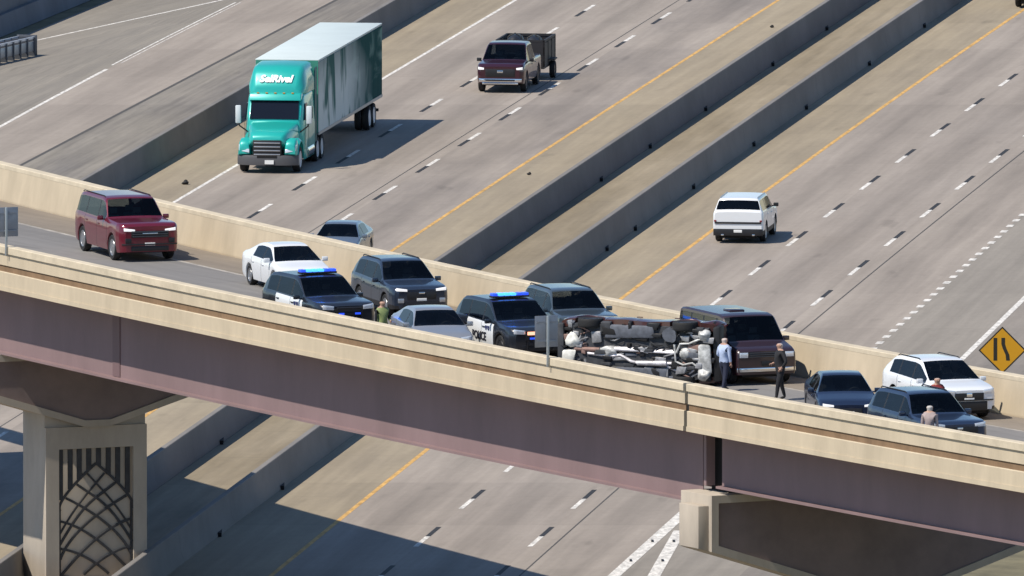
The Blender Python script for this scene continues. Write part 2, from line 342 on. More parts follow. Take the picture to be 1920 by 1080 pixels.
near_parapet(np.linspace(XA, xj-0.045, 60)); near_parapet(np.linspace(xj+0.045, XB, 40))
csweep(CN, [(0.15, ZD-0.24), (0.15, ZT-0.15), (0.33, ZT-0.15), (0.33, ZD-0.24)], [xj-0.06, xj+0.06], 'joint_filler', M_SEAM, bridge)
xs = np.linspace(XA, XB, 70)
csweep(CF, [(-0.22, ZD-0.02), (-0.22, ZD+0.08), (-0.02, ZT-0.15), (-0.02, ZT-0.145), (0.36, ZT-0.145), (0.36, ZD-0.25), (-0.1, ZD-0.25)], xs, 'far_parapet_wall', M_TAN, bridge)
csweep(CF, [(-0.025, ZT-0.142), (-0.02, ZT-0.02), (0.0, ZT), (0.36, ZT), (0.38, ZT-0.02), (0.38, ZT-0.142)], xs, 'far_coping', M_TANL, bridge)
# deck slab between the two edge curves with the road surface on it
def edge_pair(x):
    p = cpt(CN, x); n = nrm(CN, x)
    lo, hi = 5.0, 16.0                                       # distance to the far curve along the normal
    for _ in range(40):
        mid = (lo+hi)/2; q = p+n*mid
        if q.y > cpt(CF, q.x).y: hi = mid
        else: lo = mid
    return p, n, lo
def deck_sheet(name, fr0, fr1, z0, z1, m, xs, inset0=0.0, inset1=0.0):
    R = []
    for x in xs:
        p, n, w = edge_pair(x); a = p+n*(inset0+fr0*(w-inset0-inset1)); b = p+n*(inset0+fr1*(w-inset0-inset1))
        R.append([a+Vector((0, 0, z0)), a+Vector((0, 0, z1)), b+Vector((0, 0, z1)), b+Vector((0, 0, z0))])
    mb = MB().loft(R, True, True); me = mb.mesh(name)
    ul = me.uv_layers.new(name='UVMap')
    for l in me.loops:
        co = me.vertices[l.vertex_index].co; x = co.x
        d = cdir(CN, 0); q = Vector((co.x, co.y, 0))-cpt(CN, 0); ul.data[l.index].uv = (q.dot(nrm(CN, 0))-0.4, q.dot(d))
    return link(name, me, m, bridge)
xs2 = np.linspace(XA, XB, 60)
deck_sheet('deck_slab', 0.03, 0.985, ZD-0.25, ZD-0.012, M_PIER, xs2)
deck_sheet('deck_surface', 0.02, 0.78, ZD-0.01, ZD, pave('p_deck', (0.235, 0.225, 0.215), (0.195, 0.187, 0.18), 0.10, 9.0, seed=21), xs2, 0.3, 0.1)
deck_sheet('deck_shoulder', 0.78, 0.995, ZD-0.009, ZD+0.001, pave('p_deck2', (0.26, 0.22, 0.175), (0.205, 0.175, 0.145), 0.0, 9.0, seed=22), xs2, 0.3, 0.1)
deck_sheet('white_edge_line', 0.775, 0.789, ZD, ZD+0.006, mat('worn_white_paint', (0.36, 0.33, 0.29), 0.8, var=0.4, scale=1.3), xs2, 0.3, 0.1)
for xd in np.arange(-33, 27, 4.55):                          # worn lane dashes
    deck_sheet('lane_dash', 0.375, 0.392, ZD, ZD+0.006, mat('worn_white_paint', (0.5, 0.48, 0.45)), np.linspace(xd, xd+1.25, 3), 0.3, 0.1)
# girders: deep ones up to the joint over the pier, shallower ones beyond it
xg = at(1318, 860, ZD-1.5).x-1.22; xg2 = at(1353, 860, ZD-1.5).x-1.22
def girder(o, xs, depth, nm='girder'):
    zt, zb = ZD-0.26, ZD-0.25-depth
    prof = [(o-0.22, zb), (o-0.22, zb+0.07), (o-0.0, zb+0.075), (o-0.0, zt-0.06), (o-0.15, zt-0.055), (o-0.15, zt), (o+0.2, zt), (o+0.2, zt-0.055), (o+0.03, zt-0.06), (o+0.03, zb+0.075), (o+0.25, zb+0.07), (o+0.25, zb)]
    return csweep(CN, prof, xs, nm, M_MAUVE, bridge)
for o in (1.36, 4.0, 6.6, 9.2):
    girder(o, np.linspace(XA, xg, 40), 2.38); girder(o, np.linspace(xg2, XB, 25), 1.82)
for x in np.arange(-33, xg-1, 6.2):
    csweep(CN, [(1.41, ZD-2.4), (1.41, ZD-0.35), (3.9, ZD-0.35), (3.9, ZD-2.4)], [x, x+0.03], 'diaphragm', M_MAUVE, bridge)
xsp = at(217, 640, ZD-1.2).x-1.24
csweep(CN, [(1.33, ZD-2.54), (1.33, ZD-0.36), (1.358, ZD-0.36), (1.358, ZD-2.54)], [xsp-0.12, xsp+0.12], 'splice_plate', mat('darker_mauve_steel', (0.16, 0.10, 0.105), 0.6), bridge)  # plate in a darker mauve than the girder web
csweep(CN, [(1.2, ZD-2.05), (1.2, ZD-0.3), (1.5, ZD-0.3), (1.5, ZD-2.05)], [xg+0.16, xg+0.235], 'bearing_stiffener', M_MAUVE, bridge)
csweep(CN, [(1.6, ZD-2.3), (1.6, ZD-0.3), (9.3, ZD-0.3), (9.3, ZD-2.3)], [xg+0.05, xg2-0.02], 'end_diaphragm', M_SEAM, bridge)
# piers
def pier(center, hd, ztop, half, dend, dmid, colw, cold, label, art, top_step=0.0):
    e = empty('bridge_pier', (center.x, center.y, 0), label, 'bridge pier', 'hammerhead piers of the overpass', rz=hd+PI/2)
    # local x = along the cap (to the far side is +x), -y faces the camera
    zc = ztop-dmid; hw = colw/2
    capd = cold/2
    poly = [(-half, ztop), (-half, ztop-dend), (-hw*0.25, zc), (hw*0.25, zc), (half, ztop-dend), (half, ztop)]
    MB().prism(poly, -capd, capd).build('cap_beam', M_PIER, e, bevel=0.02)
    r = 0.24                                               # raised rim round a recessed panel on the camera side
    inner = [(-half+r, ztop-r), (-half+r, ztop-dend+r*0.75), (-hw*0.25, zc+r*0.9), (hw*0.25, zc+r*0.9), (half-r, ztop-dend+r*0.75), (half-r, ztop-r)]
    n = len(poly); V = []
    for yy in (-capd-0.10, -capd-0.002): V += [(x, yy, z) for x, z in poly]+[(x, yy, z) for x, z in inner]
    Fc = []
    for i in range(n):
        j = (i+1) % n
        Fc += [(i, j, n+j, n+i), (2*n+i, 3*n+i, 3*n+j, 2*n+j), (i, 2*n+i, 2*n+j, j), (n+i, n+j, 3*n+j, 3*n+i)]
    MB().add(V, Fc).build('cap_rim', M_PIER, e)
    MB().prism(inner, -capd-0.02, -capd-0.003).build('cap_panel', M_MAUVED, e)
    if top_step:
        MB().box((-half+1.6, 0.35, ztop+top_step/2+0.001), (0.5, 0.6, top_step)).build('bearing_seat', M_PIER, e, bevel=0.015)
        MB().prism([(-half-0.36, ztop-0.32), (-half-0.36, ztop-dend+0.1), (-half-0.003, ztop-dend), (-half-0.003, ztop-0.32)], -capd*0.9, capd*0.4).build('end_block', M_PIER, e, bevel=0.015)
    # column: a wall with a recessed front panel
    zb = -0.03; y0 = -cold/2+0.06; fr = 0.47
    P = [(-hw, y0), (hw, y0), (hw, cold/2), (-hw, cold/2)]
    MB().box((0, 0.08, (zc+0.55+zb)/2), (colw, cold-0.20, zc+0.55-zb)).build('column', M_PIER, e, bevel=0.02)
    if not art: 
        MB().box((0, y0+0.058, (zc+zb)/2), (colw, 0.116, zc-zb)).build('column_face', M_PIER, e); return e
    zt2 = zc-0.72; zbm = 0.25
    for a, b, c, d, nm in ((-hw, -hw+fr, zb, zc, 'side_rim'), (hw-fr, hw, zb, zc, 'side_rim'), (-hw+fr, hw-fr, zt2, zc, 'top_rim'), (-hw+fr, hw-fr, zb, zbm, 'base_rim')):
        MB().box(((a+b)/2, y0+0.058, (c+d)/2), (b-a, 0.116, d-c)).build(nm, M_PIER, e)
    mb = mat('black_relief_paint', (0.045, 0.044, 0.046), 0.8, var=0.3, scale=3)
    U = lambda px: (px/3-178)/51.35*(colw/3.7); Z = lambda py: zc-(720+py/3-793)/57
    arch = lambda px: 430+abs(px-537)*0.86+0.0011*(px-537)**2*0.6
    for px in (337, 392, 443, 497, 552, 607, 660, 715):
        zl = Z(min(arch(px), 650))
        MB().box((U(px), y0+0.09, (Z(345)+zl)/2), (0.165, 0.05, Z(345)-zl)).build('vertical_bar', mb, e)
    curves = [[(335, 690), (340, 640), (400, 562), (470, 490), (538, 430)], [(490, 487), (580, 590), (660, 690), (742, 820)], [(430, 545), (540, 625), (630, 712), (742, 880)], [(368, 620), (480, 685), (600, 775), (680, 860), (742, 965)],
              [(340, 750), (440, 790), (540, 862), (640, 948), (740, 1060)], [(340, 905), (440, 935), (540, 1000), (620, 1065), (700, 1150)], [(340, 1060), (440, 1085), (540, 1140)]]
    for ci, cpts in enumerate(curves):
        for mirror in (0, 1):
            q = [((1075-a) if mirror else a, b) for a, b in cpts]
            t = np.linspace(0, len(q)-1, 18); cx = np.polyfit(range(len(q)), [a for a, _ in q], min(3, len(q)-1)); cz = np.polyfit(range(len(q)), [b for _, b in q], min(3, len(q)-1))
            pts = [Vector((U(float(np.polyval(cx, s))), y0+0.088-0.004*mirror-0.0007*ci, Z(float(np.polyval(cz, s))))) for s in t]
            pts = [p for p in pts if p.z > zbm and abs(p.x) < hw-fr-0.0]
            if len(pts) < 3: continue
            w = 0.04 if ci not in (1,) else 0.028; R = []
            for i, p in enumerate(pts):
                d = (pts[min(i+1, len(pts)-1)]-pts[max(i-1, 0)]).normalized(); nn = Vector((-d.z, 0, d.x))*w
                R.append([p+nn+Vector((0, -0.025, 0)), p-nn+Vector((0, -0.025, 0)), p-nn+Vector((0, 0.025, 0)), p+nn+Vector((0, 0.025, 0))])
            MB().loft(R, True, True).build('lattice_strip', mb, e)
    for s in (-1, 1): MB().box((s*(hw-fr-0.05), y0+0.089, (Z(650)+zbm)/2), (0.07, 0.05, Z(650)-zbm)).build('panel_edge_bar', mb, e)
    return e
zv = ZD-2.64-2.5
pc = at(160, 793+zv*57, 0)
pier(pc, heading(-14), ZD-2.64, 5.6, 0.95, 2.5, 3.6, 2.0, 'concrete pier with lattice relief on its column, lower left of the picture', True)
zcr = ZD-0.25-1.82-0.16
pl = at(1304, 924, zcr); hr = heading(6); dcap = Vector((math.cos(hr+PI/2), math.sin(hr+PI/2), 0))
pier(pl+dcap*6.2, hr, zcr, 6.2, 1.72, 3.5, 3.75, 1.9, 'wide concrete pier cap under the girders at the lower right', True, 0.15)
#@@VEH
# ------------------------------------------------------------------ vehicles
def smoothed(xs, pts, r):
    """piecewise linear profile, rounded with a box of half width r"""
    px = [a for a, _ in pts]; pz = [b for _, b in pts]; o = []
    for x in xs:
        t = np.linspace(x-r, x+r, 9); o.append(float(np.mean(np.interp(t, px, pz))))
    return o
WHEELS = {}
def wheel(parent, x, y, R, w, side, style='alloy'):
    key = (R, w, style)
    if key not in WHEELS:
        ri = R*0.66
        t = MB().lathe_y([(ri, -w/2+0.02), (R*0.93, -w/2), (R*0.985, -w/2+0.03), (R, -w*0.2), (R, w*0.2), (R*0.985, w/2-0.03), (R*0.93, w/2), (ri, w/2-0.02), (ri-0.01, 0)], 32).mesh('wheel')
        t.materials.append(M_TYRE)
        h = MB(); h.lathe_y([(ri*0.93, w/2-0.06), (ri*0.90, w/2-0.10), (ri*0.2, w/2-0.11), (0.01, w/2-0.11)], 28); nd = len(h.f)
        h.lathe_y([(ri*1.01, w/2-0.03), (ri*0.97, w/2-0.012), (ri*0.90, w/2-0.02), (ri*0.88, w/2-0.07)], 28)
        h.lathe_y([(ri*0.26, w/2-0.10), (ri*0.25, w/2-0.025), (0.01, w/2-0.02)], 14)
        ns = 5 if style != 'steel' else 8
        for k in range(ns):
            a = 2*PI*k/ns; c, s_ = math.cos(a), math.sin(a)
            M = Matrix(((c, 0, -s_), (0, 1, 0), (s_, 0, c)))
            h.box((c*ri*0.58, w/2-0.05, s_*ri*0.58), (ri*0.72, 0.03, ri*0.24), M)
        rm = h.mesh('rim'); rm.materials.append({'dark': M_RIMD, 'steel': mat('white_wheel', (0.7, 0.71, 0.72), 0.35, 0.3)}.get(style, M_RIM)); rm.materials.append(M_UNDER)
        for p in rm.polygons:
            rr = math.hypot(p.center.x, p.center.z)
            if p.center.y < w/2-0.085 and rr < ri*0.95: p.material_index = 1
        WHEELS[key] = (t, rm)
    t, rm = WHEELS[key]
    o = link('wheel', t, None, parent, (x, y, R), (0, 0, 0 if side > 0 else PI))
    link('rim', rm, None, o, (0, 0, 0)); return o
def paint(name, col, metal=0.3, rough=0.32): return mat(name, col, rough, metal, coat=0.8)

def car(name, label, s, loc, rz, group=None, cat='car', roll=None):
    """s: dict of dimensions. Local x forward, y left, z up; the origin is on the ground under the middle."""
    L, W, H = s['L'], s['W'], s['H']; hx = L/2; hw = W/2; R = s.get('R', 0.34)
    root = empty(name, loc, label, cat, group, rz)
    body = s['paint']; sill = s.get('sill', 0.26)
    top = s['top']; wst, wsb = s['ws']; rwt, rwb = s['rw']
    belt = s['belt']; fa, ra = s['axles']; Ra = R+s.get('archgap', 0.07)
    wr = s.get('wr', hw*0.73); seams = s['seams']; wins = s['wins']
    nose = s.get('nose', [(0, 0.80), (0.03, 0.86), (0.09, 0.92), (0.2, 0.965), (0.45, 1.0)])
    tail = s.get('tail', [(0, 0.86), (0.03, 0.91), (0.1, 0.95), (0.25, 0.985), (0.5, 1.0)])
    xs = list(np.arange(-hx, hx+1e-6, 0.055))+[-hx+d for d, _ in tail]+[hx-d for d, _ in nose]+[hx]
    for q in seams: xs += [q-0.011, q+0.011]
    for a, b in wins: xs += [a, b]
    xs += [wsb, wst, rwt, rwb]; xs = sorted(set(round(x, 4) for x in xs))
    xs = [x for i, x in enumerate(xs) if i == 0 or x-xs[i-1] > 0.004]
    zt = smoothed(xs, top, s.get('round', 0.12)); roofz = max(zt)
    def wx(x):
        f = np.interp(hx-x, [d for d, _ in nose], [v for _, v in nose]); r = np.interp(x+hx, [d for d, _ in tail], [v for _, v in tail]); return hw*min(f, r)
    rows = []
    for x, z in zip(xs, zt):
        w = wx(x); zb = sill
        for a in (fa, ra):
            if abs(x-a) < Ra: zb = max(zb, R*0.98+math.sqrt(Ra*Ra-(x-a)**2))
        if x > hx-0.5: zb = max(zb, sill-0.02+0.10*(x-hx+0.5))
        if x < -hx+0.5: zb = max(zb, sill+0.20*(-hx+0.5-x))
        zbelt = min(float(np.interp(x, [a for a, _ in belt], [b for _, b in belt])), z-0.035)
        zbelt = max(zbelt, zb+0.05)
        gfr = min(1, max(0, (z-zbelt)/(roofz-zbelt+1e-6))); ye = w*0.93*(1-gfr)+wr*(w/hw)*gfr
        h = zbelt-sill
        r5 = (w*0.955, zbelt); z8 = z-0.05*gfr-0.004; e8 = (ye, z8)
        P = [(w*0.72, zb), (w*0.965, zb), (w*0.995, max(sill+0.22*h, zb+0.015)), (w*1.0, max(sill+0.58*h, zb+0.03)), (w*0.988, max(zbelt-0.07, zb+0.04)), r5,
             (r5[0]+(e8[0]-r5[0])*0.07, r5[1]+(e8[1]-r5[1])*0.07), (r5[0]+(e8[0]-r5[0])*0.90, r5[1]+(e8[1]-r5[1])*0.90), e8, (ye-0.05*max(gfr, 0.3)-0.01, z), (ye*0.5, z+s.get('crown', 0.02)*0.75), (0.0, z+s.get('crown', 0.02))]
        rows.append(P)
    n = len(rows[0]); NV = 2*n-1
    V = []
    for x, P in zip(xs, rows):
        V += [Vector((x, -a, b)) for a, b in P]+[Vector((x, a, b)) for a, b in reversed(P[:-1])]
    parts = {}
    inr = lambda xm, lst: next((i for i, (a, b) in enumerate(lst) if a < xm < b), None)
    door_rng = list(zip(seams[:-1], seams[1:]))
    bed = s.get('bed')
    for i in range(len(xs)-1):
        xm = (xs[i]+xs[i+1])/2
        for j in range(NV-1):
            jj = j if j < n-1 else NV-2-j; sd = 0 if j < n-1 else 1       # jj: row strip index, sd: side
            key = ('body', 0)
            if jj == 6:
                k = inr(xm, wins)
                if k is not None: key = ('side_window', (sd, k))
                elif wins and min(a for a, _ in wins) < xm < max(b for _, b in wins): key = ('pillar_trim', (sd, sum(1 for a, _ in wins if a > xm)))
            elif jj >= 9:
                if wst+0.02 < xm < wsb-0.02: key = ('windshield', 0)
                elif rwb+0.03 < xm < rwt-0.03: key = ('rear_window', 0)
                elif bed and bed[0] < xm < bed[1]: key = ('bed_cover', 0)
            elif 1 <= jj <= 4:
                if any(abs(xm-q) < 0.011 for q in seams): key = ('door_gap', sd)
                else:
                    k = inr(xm, door_rng)
                    if k is not None: key = ('door', (sd, k))
            if s.get('clad') and jj <= 1 and key[0] in ('body', 'door') : key = ('lower_cladding', sd)
            if s.get('roofblack') and jj >= 9 and key[0] == 'body' and rwt < xm < wst: key = ('roof_panel', 0)
            parts.setdefault(key, []).append((i*NV+j, i*NV+j+1, (i+1)*NV+j+1, (i+1)*NV+j))
    parts[('body', 0)] += [tuple(range(NV)), tuple((len(xs)-1)*NV+j for j in range(NV-1, -1, -1))]
    mm = {'roof_panel': M_BLACK, 'body': body, 'door': s.get('doorpaint', body), 'side_window': M_GLASS, 'windshield': M_GLASSL, 'rear_window': M_GLASS, 'door_gap': M_SEAM, 'lower_cladding': M_BLACK, 'bed_cover': M_BLACK, 'roof_panel': M_BLACK, 'pillar_trim': s.get('pillar', M_BLACK)}
    doors = {}
    for (nm, k), Fc in parts.items():
        idx = sorted(set(i for f in Fc for i in f)); mp = {a: b for b, a in enumerate(idx)}
        # outward winding follows the strip order
        me = bpy.data.meshes.new(nm); me.from_pydata([V[i] for i in idx], [], [tuple(mp[i] for i in reversed(f)) for f in Fc])
        for p in me.polygons: p.use_smooth = True
        me.set_sharp_from_angle(angle=math.radians(38))
        m_ = mm[nm]
        if nm == 'side_window' and k[1] == 0: m_ = M_GLASSF
        if nm == 'door' and s.get('whitedoors') and k[1] in s['whitedoors']: m_ = s['white']
        o = link(nm, me, m_, root)
        if nm == 'door': doors[k] = o
    for (sd, k), d in doors.items():                                   # handles
        a, b = door_rng[k]; zz = float(np.interp(a+0.18, [q for q, _ in belt], [q for _, q in belt]))-0.15
        MB().box((a+0.2, (-1 if sd == 0 else 1)*(wx(a+0.2)+0.005), zz), (0.2, 0.03, 0.035)).build('handle', s.get('handle', body), d, bevel=0.008)
    MB().box((0, 0, 0.21+s.get('lift', 0)+0.14), (L-0.5, W-0.62, 0.34)).build('underbody', M_UNDER, root)
    for x in (fa, ra): MB().box((x, 0, R+0.18), (2*Ra+0.05, W-0.6, 0.5)).build('wheel_well', M_UNDER, root)
    M_INT = mat('dark_interior', (0.03, 0.03, 0.033), 0.8); M_SEAT = s.get('seat', mat('grey_seat', (0.07, 0.07, 0.075), 0.8))
    sc_ = (H-0.6)/1.1; yb = 0.37*W/1.9
    if s.get('interior', True):
        for xr_ in (wst-0.15, wst-1.05):
            for sd in (-1, 1):
                b = MB(); b.box((xr_, sd*yb, 0.62), (0.5, 0.48, 0.16)); b.hexa([Vector(q) for q in ((xr_-0.32, sd*yb-0.22, 0.62), (xr_-0.18, sd*yb-0.22, 0.62), (xr_-0.18, sd*yb+0.22, 0.62), (xr_-0.32, sd*yb+0.22, 0.62), (xr_-0.46, sd*yb-0.18, 0.66+0.52*sc_), (xr_-0.36, sd*yb-0.18, 0.66+0.52*sc_), (xr_-0.36, sd*yb+0.18, 0.66+0.52*sc_), (xr_-0.46, sd*yb+0.18, 0.66+0.52*sc_))])
                b.box((xr_-0.43, sd*yb, 0.66+0.64*sc_), (0.09, 0.24, 0.17)); b.build('seat', M_SEAT, root)
        zd_ = float(np.interp(wsb, [a for a, _ in belt], [q for _, q in belt]))-0.03
        MB().box((wsb-0.42, 0, zd_-0.14), (0.62, W-0.36, 0.30)).build('dashboard', M_INT, root, bevel=0.04)
        MB().tube([(wsb-0.80+0.06*math.cos(t_), yb+0.18*math.sin(t_), zd_-0.02+0.17*math.cos(t_)) for t_ in np.linspace(0, 2*PI, 17)], 0.016, 6).build('steering_wheel', M_INT, root)
    tw = s.get('tw', 0.235)
    for x in (fa, ra):
        for sd in (-1, 1): wheel(root, x, sd*(hw-tw/2-0.015), R, tw, sd, s.get('rim', 'alloy'))
    def xf(y): return hx-float(np.interp(abs(y)/hw, [v for _, v in nose], [d for d, _ in nose]))
    def xr(y): return -hx+float(np.interp(abs(y)/hw, [v for _, v in tail], [d for d, _ in tail]))
    lay = [0]
    def patch(nm, y0, y1, z0, z1, m, front=True, dz=(0, 0), t=0.03, par=None, k=7):
        """a plate that follows the curved nose or tail; dz lifts the far (y1) end"""
        mb = MB(); R_ = []; lay[0] += 1; lo_ = 0.010+0.0035*lay[0]
        for q in np.linspace(0, 1, k):
            y = y0+(y1-y0)*q; x = (xf(y)+lo_ if front else xr(y)-lo_); a, b = z0+dz[0]*q, z1+dz[1]*q; e = (-t if front else t)
            R_.append([Vector((x, y, a)), Vector((x, y, b)), Vector((x+e*2, y, b)), Vector((x+e*2, y, a))])
        return mb.loft(R_, True, True).build(nm, m, par or root, bevel=0.006)
    for y0, y1, z0, z1, m, dz, nm in s.get('front', []):
        if y0 is None: patch(nm, -y1, y1, z0, z1, m, True, (0, 0), 0.02, k=13)
        else:
            patch(nm, y0, y1, z0, z1, m, True, dz); patch(nm, -y0, -y1, z0, z1, m, True, dz)
    for y0, y1, z0, z1, m, dz, nm in s.get('rear', []):
        if y0 is None: patch(nm, -y1, y1, z0, z1, m, False, (0, 0), 0.02, k=13)
        else:
            patch(nm, y0, y1, z0, z1, m, False, dz); patch(nm, -y0, -y1, z0, z1, m, False, dz)
    gz = s.get('slats')
    if gz:
        for z in np.linspace(gz[1], gz[2], gz[3]): patch('grille_slat', -gz[0], gz[0], z-0.012, z+0.012, gz[4], True, (0, 0), 0.028)
    mx, mz = s.get('mirror', (wsb-0.28, float(np.interp(wsb-0.3, [a for a, _ in belt], [b for _, b in belt]))+0.08))
    for sd in (() if s.get('nomirror') else (-1, 1)):
        b = MB().box((mx, sd*(hw+0.09), mz), (0.11, 0.19, 0.14)).box((mx, sd*(hw-0.03), mz-0.05), (0.08, 0.14, 0.04))
        b.build('mirror', s.get('mirrorpaint', body), root, bevel=0.03)
    if s.get('rails'):
        for sd in (-1, 1):
            x0, x1 = rwt+0.1, wst-0.2
            MB().tube([(x0, sd*(wr-0.05), roofz-0.03), (x0+0.12, sd*(wr-0.05), roofz+0.012), (x1-0.12, sd*(wr-0.05), roofz+0.012), (x1, sd*(wr-0.05), roofz-0.03)], 0.018).build('roof_rail', s['rails'], root)
    if s.get('wipers', False):
        for y in (-0.42, 0.2):
            MB().tube([(wsb-0.02, y, float(np.interp(wsb-0.02, xs, zt))+0.035), (wsb-0.22, y+0.45, float(np.interp(wsb-0.22, xs, zt))+0.03)], 0.012, 6).build('wiper', M_BLACK, root)
    root['hx'] = hx
    return root, dict(xs=xs, zt=zt, wx=wx, xf=xf, xr=xr, roofz=roofz, wr=wr, doors=doors)

def suv(L, W, H, R, **k):
    hx = L/2; hood = k.pop('hood', 0.62*H); nose = k.pop('nosez', hood-0.10); b0, b1 = k.pop('beltz', (0.64*H, 0.60*H)); hl = k.pop('hl', 0.28*L); rake = k.pop('rake', 0.62); rr = k.pop('rr', 0.28)
    wsb = hx-hl; wst = wsb-rake; rwb = -hx+0.04; rwt = -hx+rr+0.05; lo = k.pop('roofdrop', 0.06)
    d = dict(L=L, W=W, H=H, R=R, top=[(-hx-1, b0), (-hx+0.0, b0-0.05), (-hx+0.07, b0+0.08), (rwt, H-lo), (rwt+0.5, H-0.01), (wst-0.35, H), (wst+0.02, H-0.05), (wsb, hood), (hx-0.22, nose), (hx-0.03, nose-0.07), (hx, nose-0.13), (hx+1, nose-0.2)],
             ws=(wst, wsb), rw=(rwt, rwb), belt=[(-hx, b0), (wsb, b1)], axles=(hx-k.pop('fo', 0.95), -hx+k.pop('ro', 1.05)), sill=0.30)
    return d, k
def finish(d, k, rear_q=True):
    L = d['L']; hx = L/2; wsb = d['ws'][1]; wst = d['ws'][0]
    fa, ra = d['axles']
    d0 = fa-d['R']-0.14; d1 = (d0+ra+d['R'])/2+0.05; d2 = ra+d['R']*0.75
    d['seams'] = [d2, d1, d0]
    rwt = d['rw'][0]
    d['wins'] = [(d1+0.05, wsb-0.18), (d2+0.05, d1-0.05)]+([(rwt-0.02, d2-0.04)] if rear_q else [])
    d.update(k); return d

def sedan(L, W, H, R, **k):
    hx = L/2; hood = k.pop('hood', 0.66*H); nose = k.pop('nosez', 0.52*H); b0, b1 = k.pop('beltz', (0.68*H, 0.635*H)); hl = k.pop('hl', 0.27*L); rake = k.pop('rake', 0.85); tr = k.pop('trunk', 0.50); rr = k.pop('rr', 0.85)
    wsb = hx-hl; wst = wsb-rake; rwb = -hx+tr; rwt = rwb+rr; td = k.pop('trunkz', 0.74*H)
    d = dict(L=L, W=W, H=H, R=R, top=[(-hx-1, td-0.12), (-hx, td-0.10), (-hx+0.08, td-0.01), (rwb, td+0.03), (rwt, H-0.05), (rwt+0.4, H), (wst-0.25, H), (wst, H-0.04), (wsb, hood), (hx-0.3, nose+0.06), (hx-0.04, nose-0.05), (hx, nose-0.11), (hx+1, nose-0.2)],
             ws=(wst, wsb), rw=(rwt, rwb), belt=[(-hx, b0), (wsb, b1)], axles=(hx-k.pop('fo', 0.90), -hx+k.pop('ro', 1.0)), sill=0.22, wr=W/2*0.68, round=0.19)
    return d, k
def std_front(W, zl, hl=0.14, gz=(0.5, 0.68), gw=0.4, lit=False, grille=None, low=(0.27, 0.42), lowm=None, lw=(0.5, 0.86), fog=None):
    hw = W/2; F_ = [(lw[0]*hw, lw[1]*hw, zl, zl+hl, M_LAMPON if lit else M_LAMP, (0.02, 0.05), 'headlight'),
                   (None, gw*hw, gz[0], gz[1], grille or M_BLACK, None, 'grille')]
    if low: F_.append((None, 0.62*hw, low[0], low[1], lowm or M_BLACK, None, 'lower_intake'))
    F_.append((None, 0.15*hw+0.02, low[1]+0.02 if low else 0.4, (low[1] if low else 0.4)+0.11, M_PLATE, None, 'licence_plate'))
    if fog: F_.append((0.62*hw, 0.82*hw, fog[0], fog[1], fog[2], (0, 0), 'fog_lamp'))
    return F_
def on_deck(px, py, dz=0.0): return at(px, py, ZD+0.006+dz)
PLA = mat
# 1 red full-size suv
P_RED = paint('deep_red_paint', (0.15, 0.008, 0.022))
d, k = suv(5.45, 2.08, 1.96, 0.42, hl=1.68, rake=0.62, hood=1.31, nosez=1.26, beltz=(1.27, 1.23), rr=0.24, fo=0.98)
spec = finish(d, dict(k, paint=P_RED, rails=M_BLACK, lift=0.1, wr=0.82, round=0.08,
    front=std_front(2.06, 1.00, 0.07, (0.80, 1.02), 0.62, True, low=(0.36, 0.52), fog=(0.62, 0.78, M_BLACK))+[(None, 0.26, 0.915, 0.955, M_CHROME, None, 'badge'), (None, 0.95, 0.555, 0.60, M_BLACK, None, 'bumper_step')], slats=(0.6, 0.84, 0.99, 3, mat('grille_grey', (0.12, 0.12, 0.13), 0.3, 0.8))))
x0 = on_deck(237, 477); car('parked_suv', 'large deep red SUV with lit headlights at the left end of the overpass', spec, x0, heading(x0.x, CF)-0.07, 'vehicles stopped on the overpass', 'suv')
# 2 white sedan
P_WHITE = paint('white_paint', (0.74, 0.76, 0.78), 0.0)
d, k = sedan(4.63, 1.79, 1.44, 0.325, hl=1.05)
spec = finish(d, dict(k, paint=P_WHITE, front=std_front(1.79, 0.60, 0.10, (0.30, 0.50), 0.5, low=None)), False)
x0 = on_deck(538, 539); car('parked_sedan', 'white sedan behind the left police car, by the far parapet', spec, x0, heading(x0.x, CF)-0.09, 'vehicles stopped on the overpass', 'sedan')
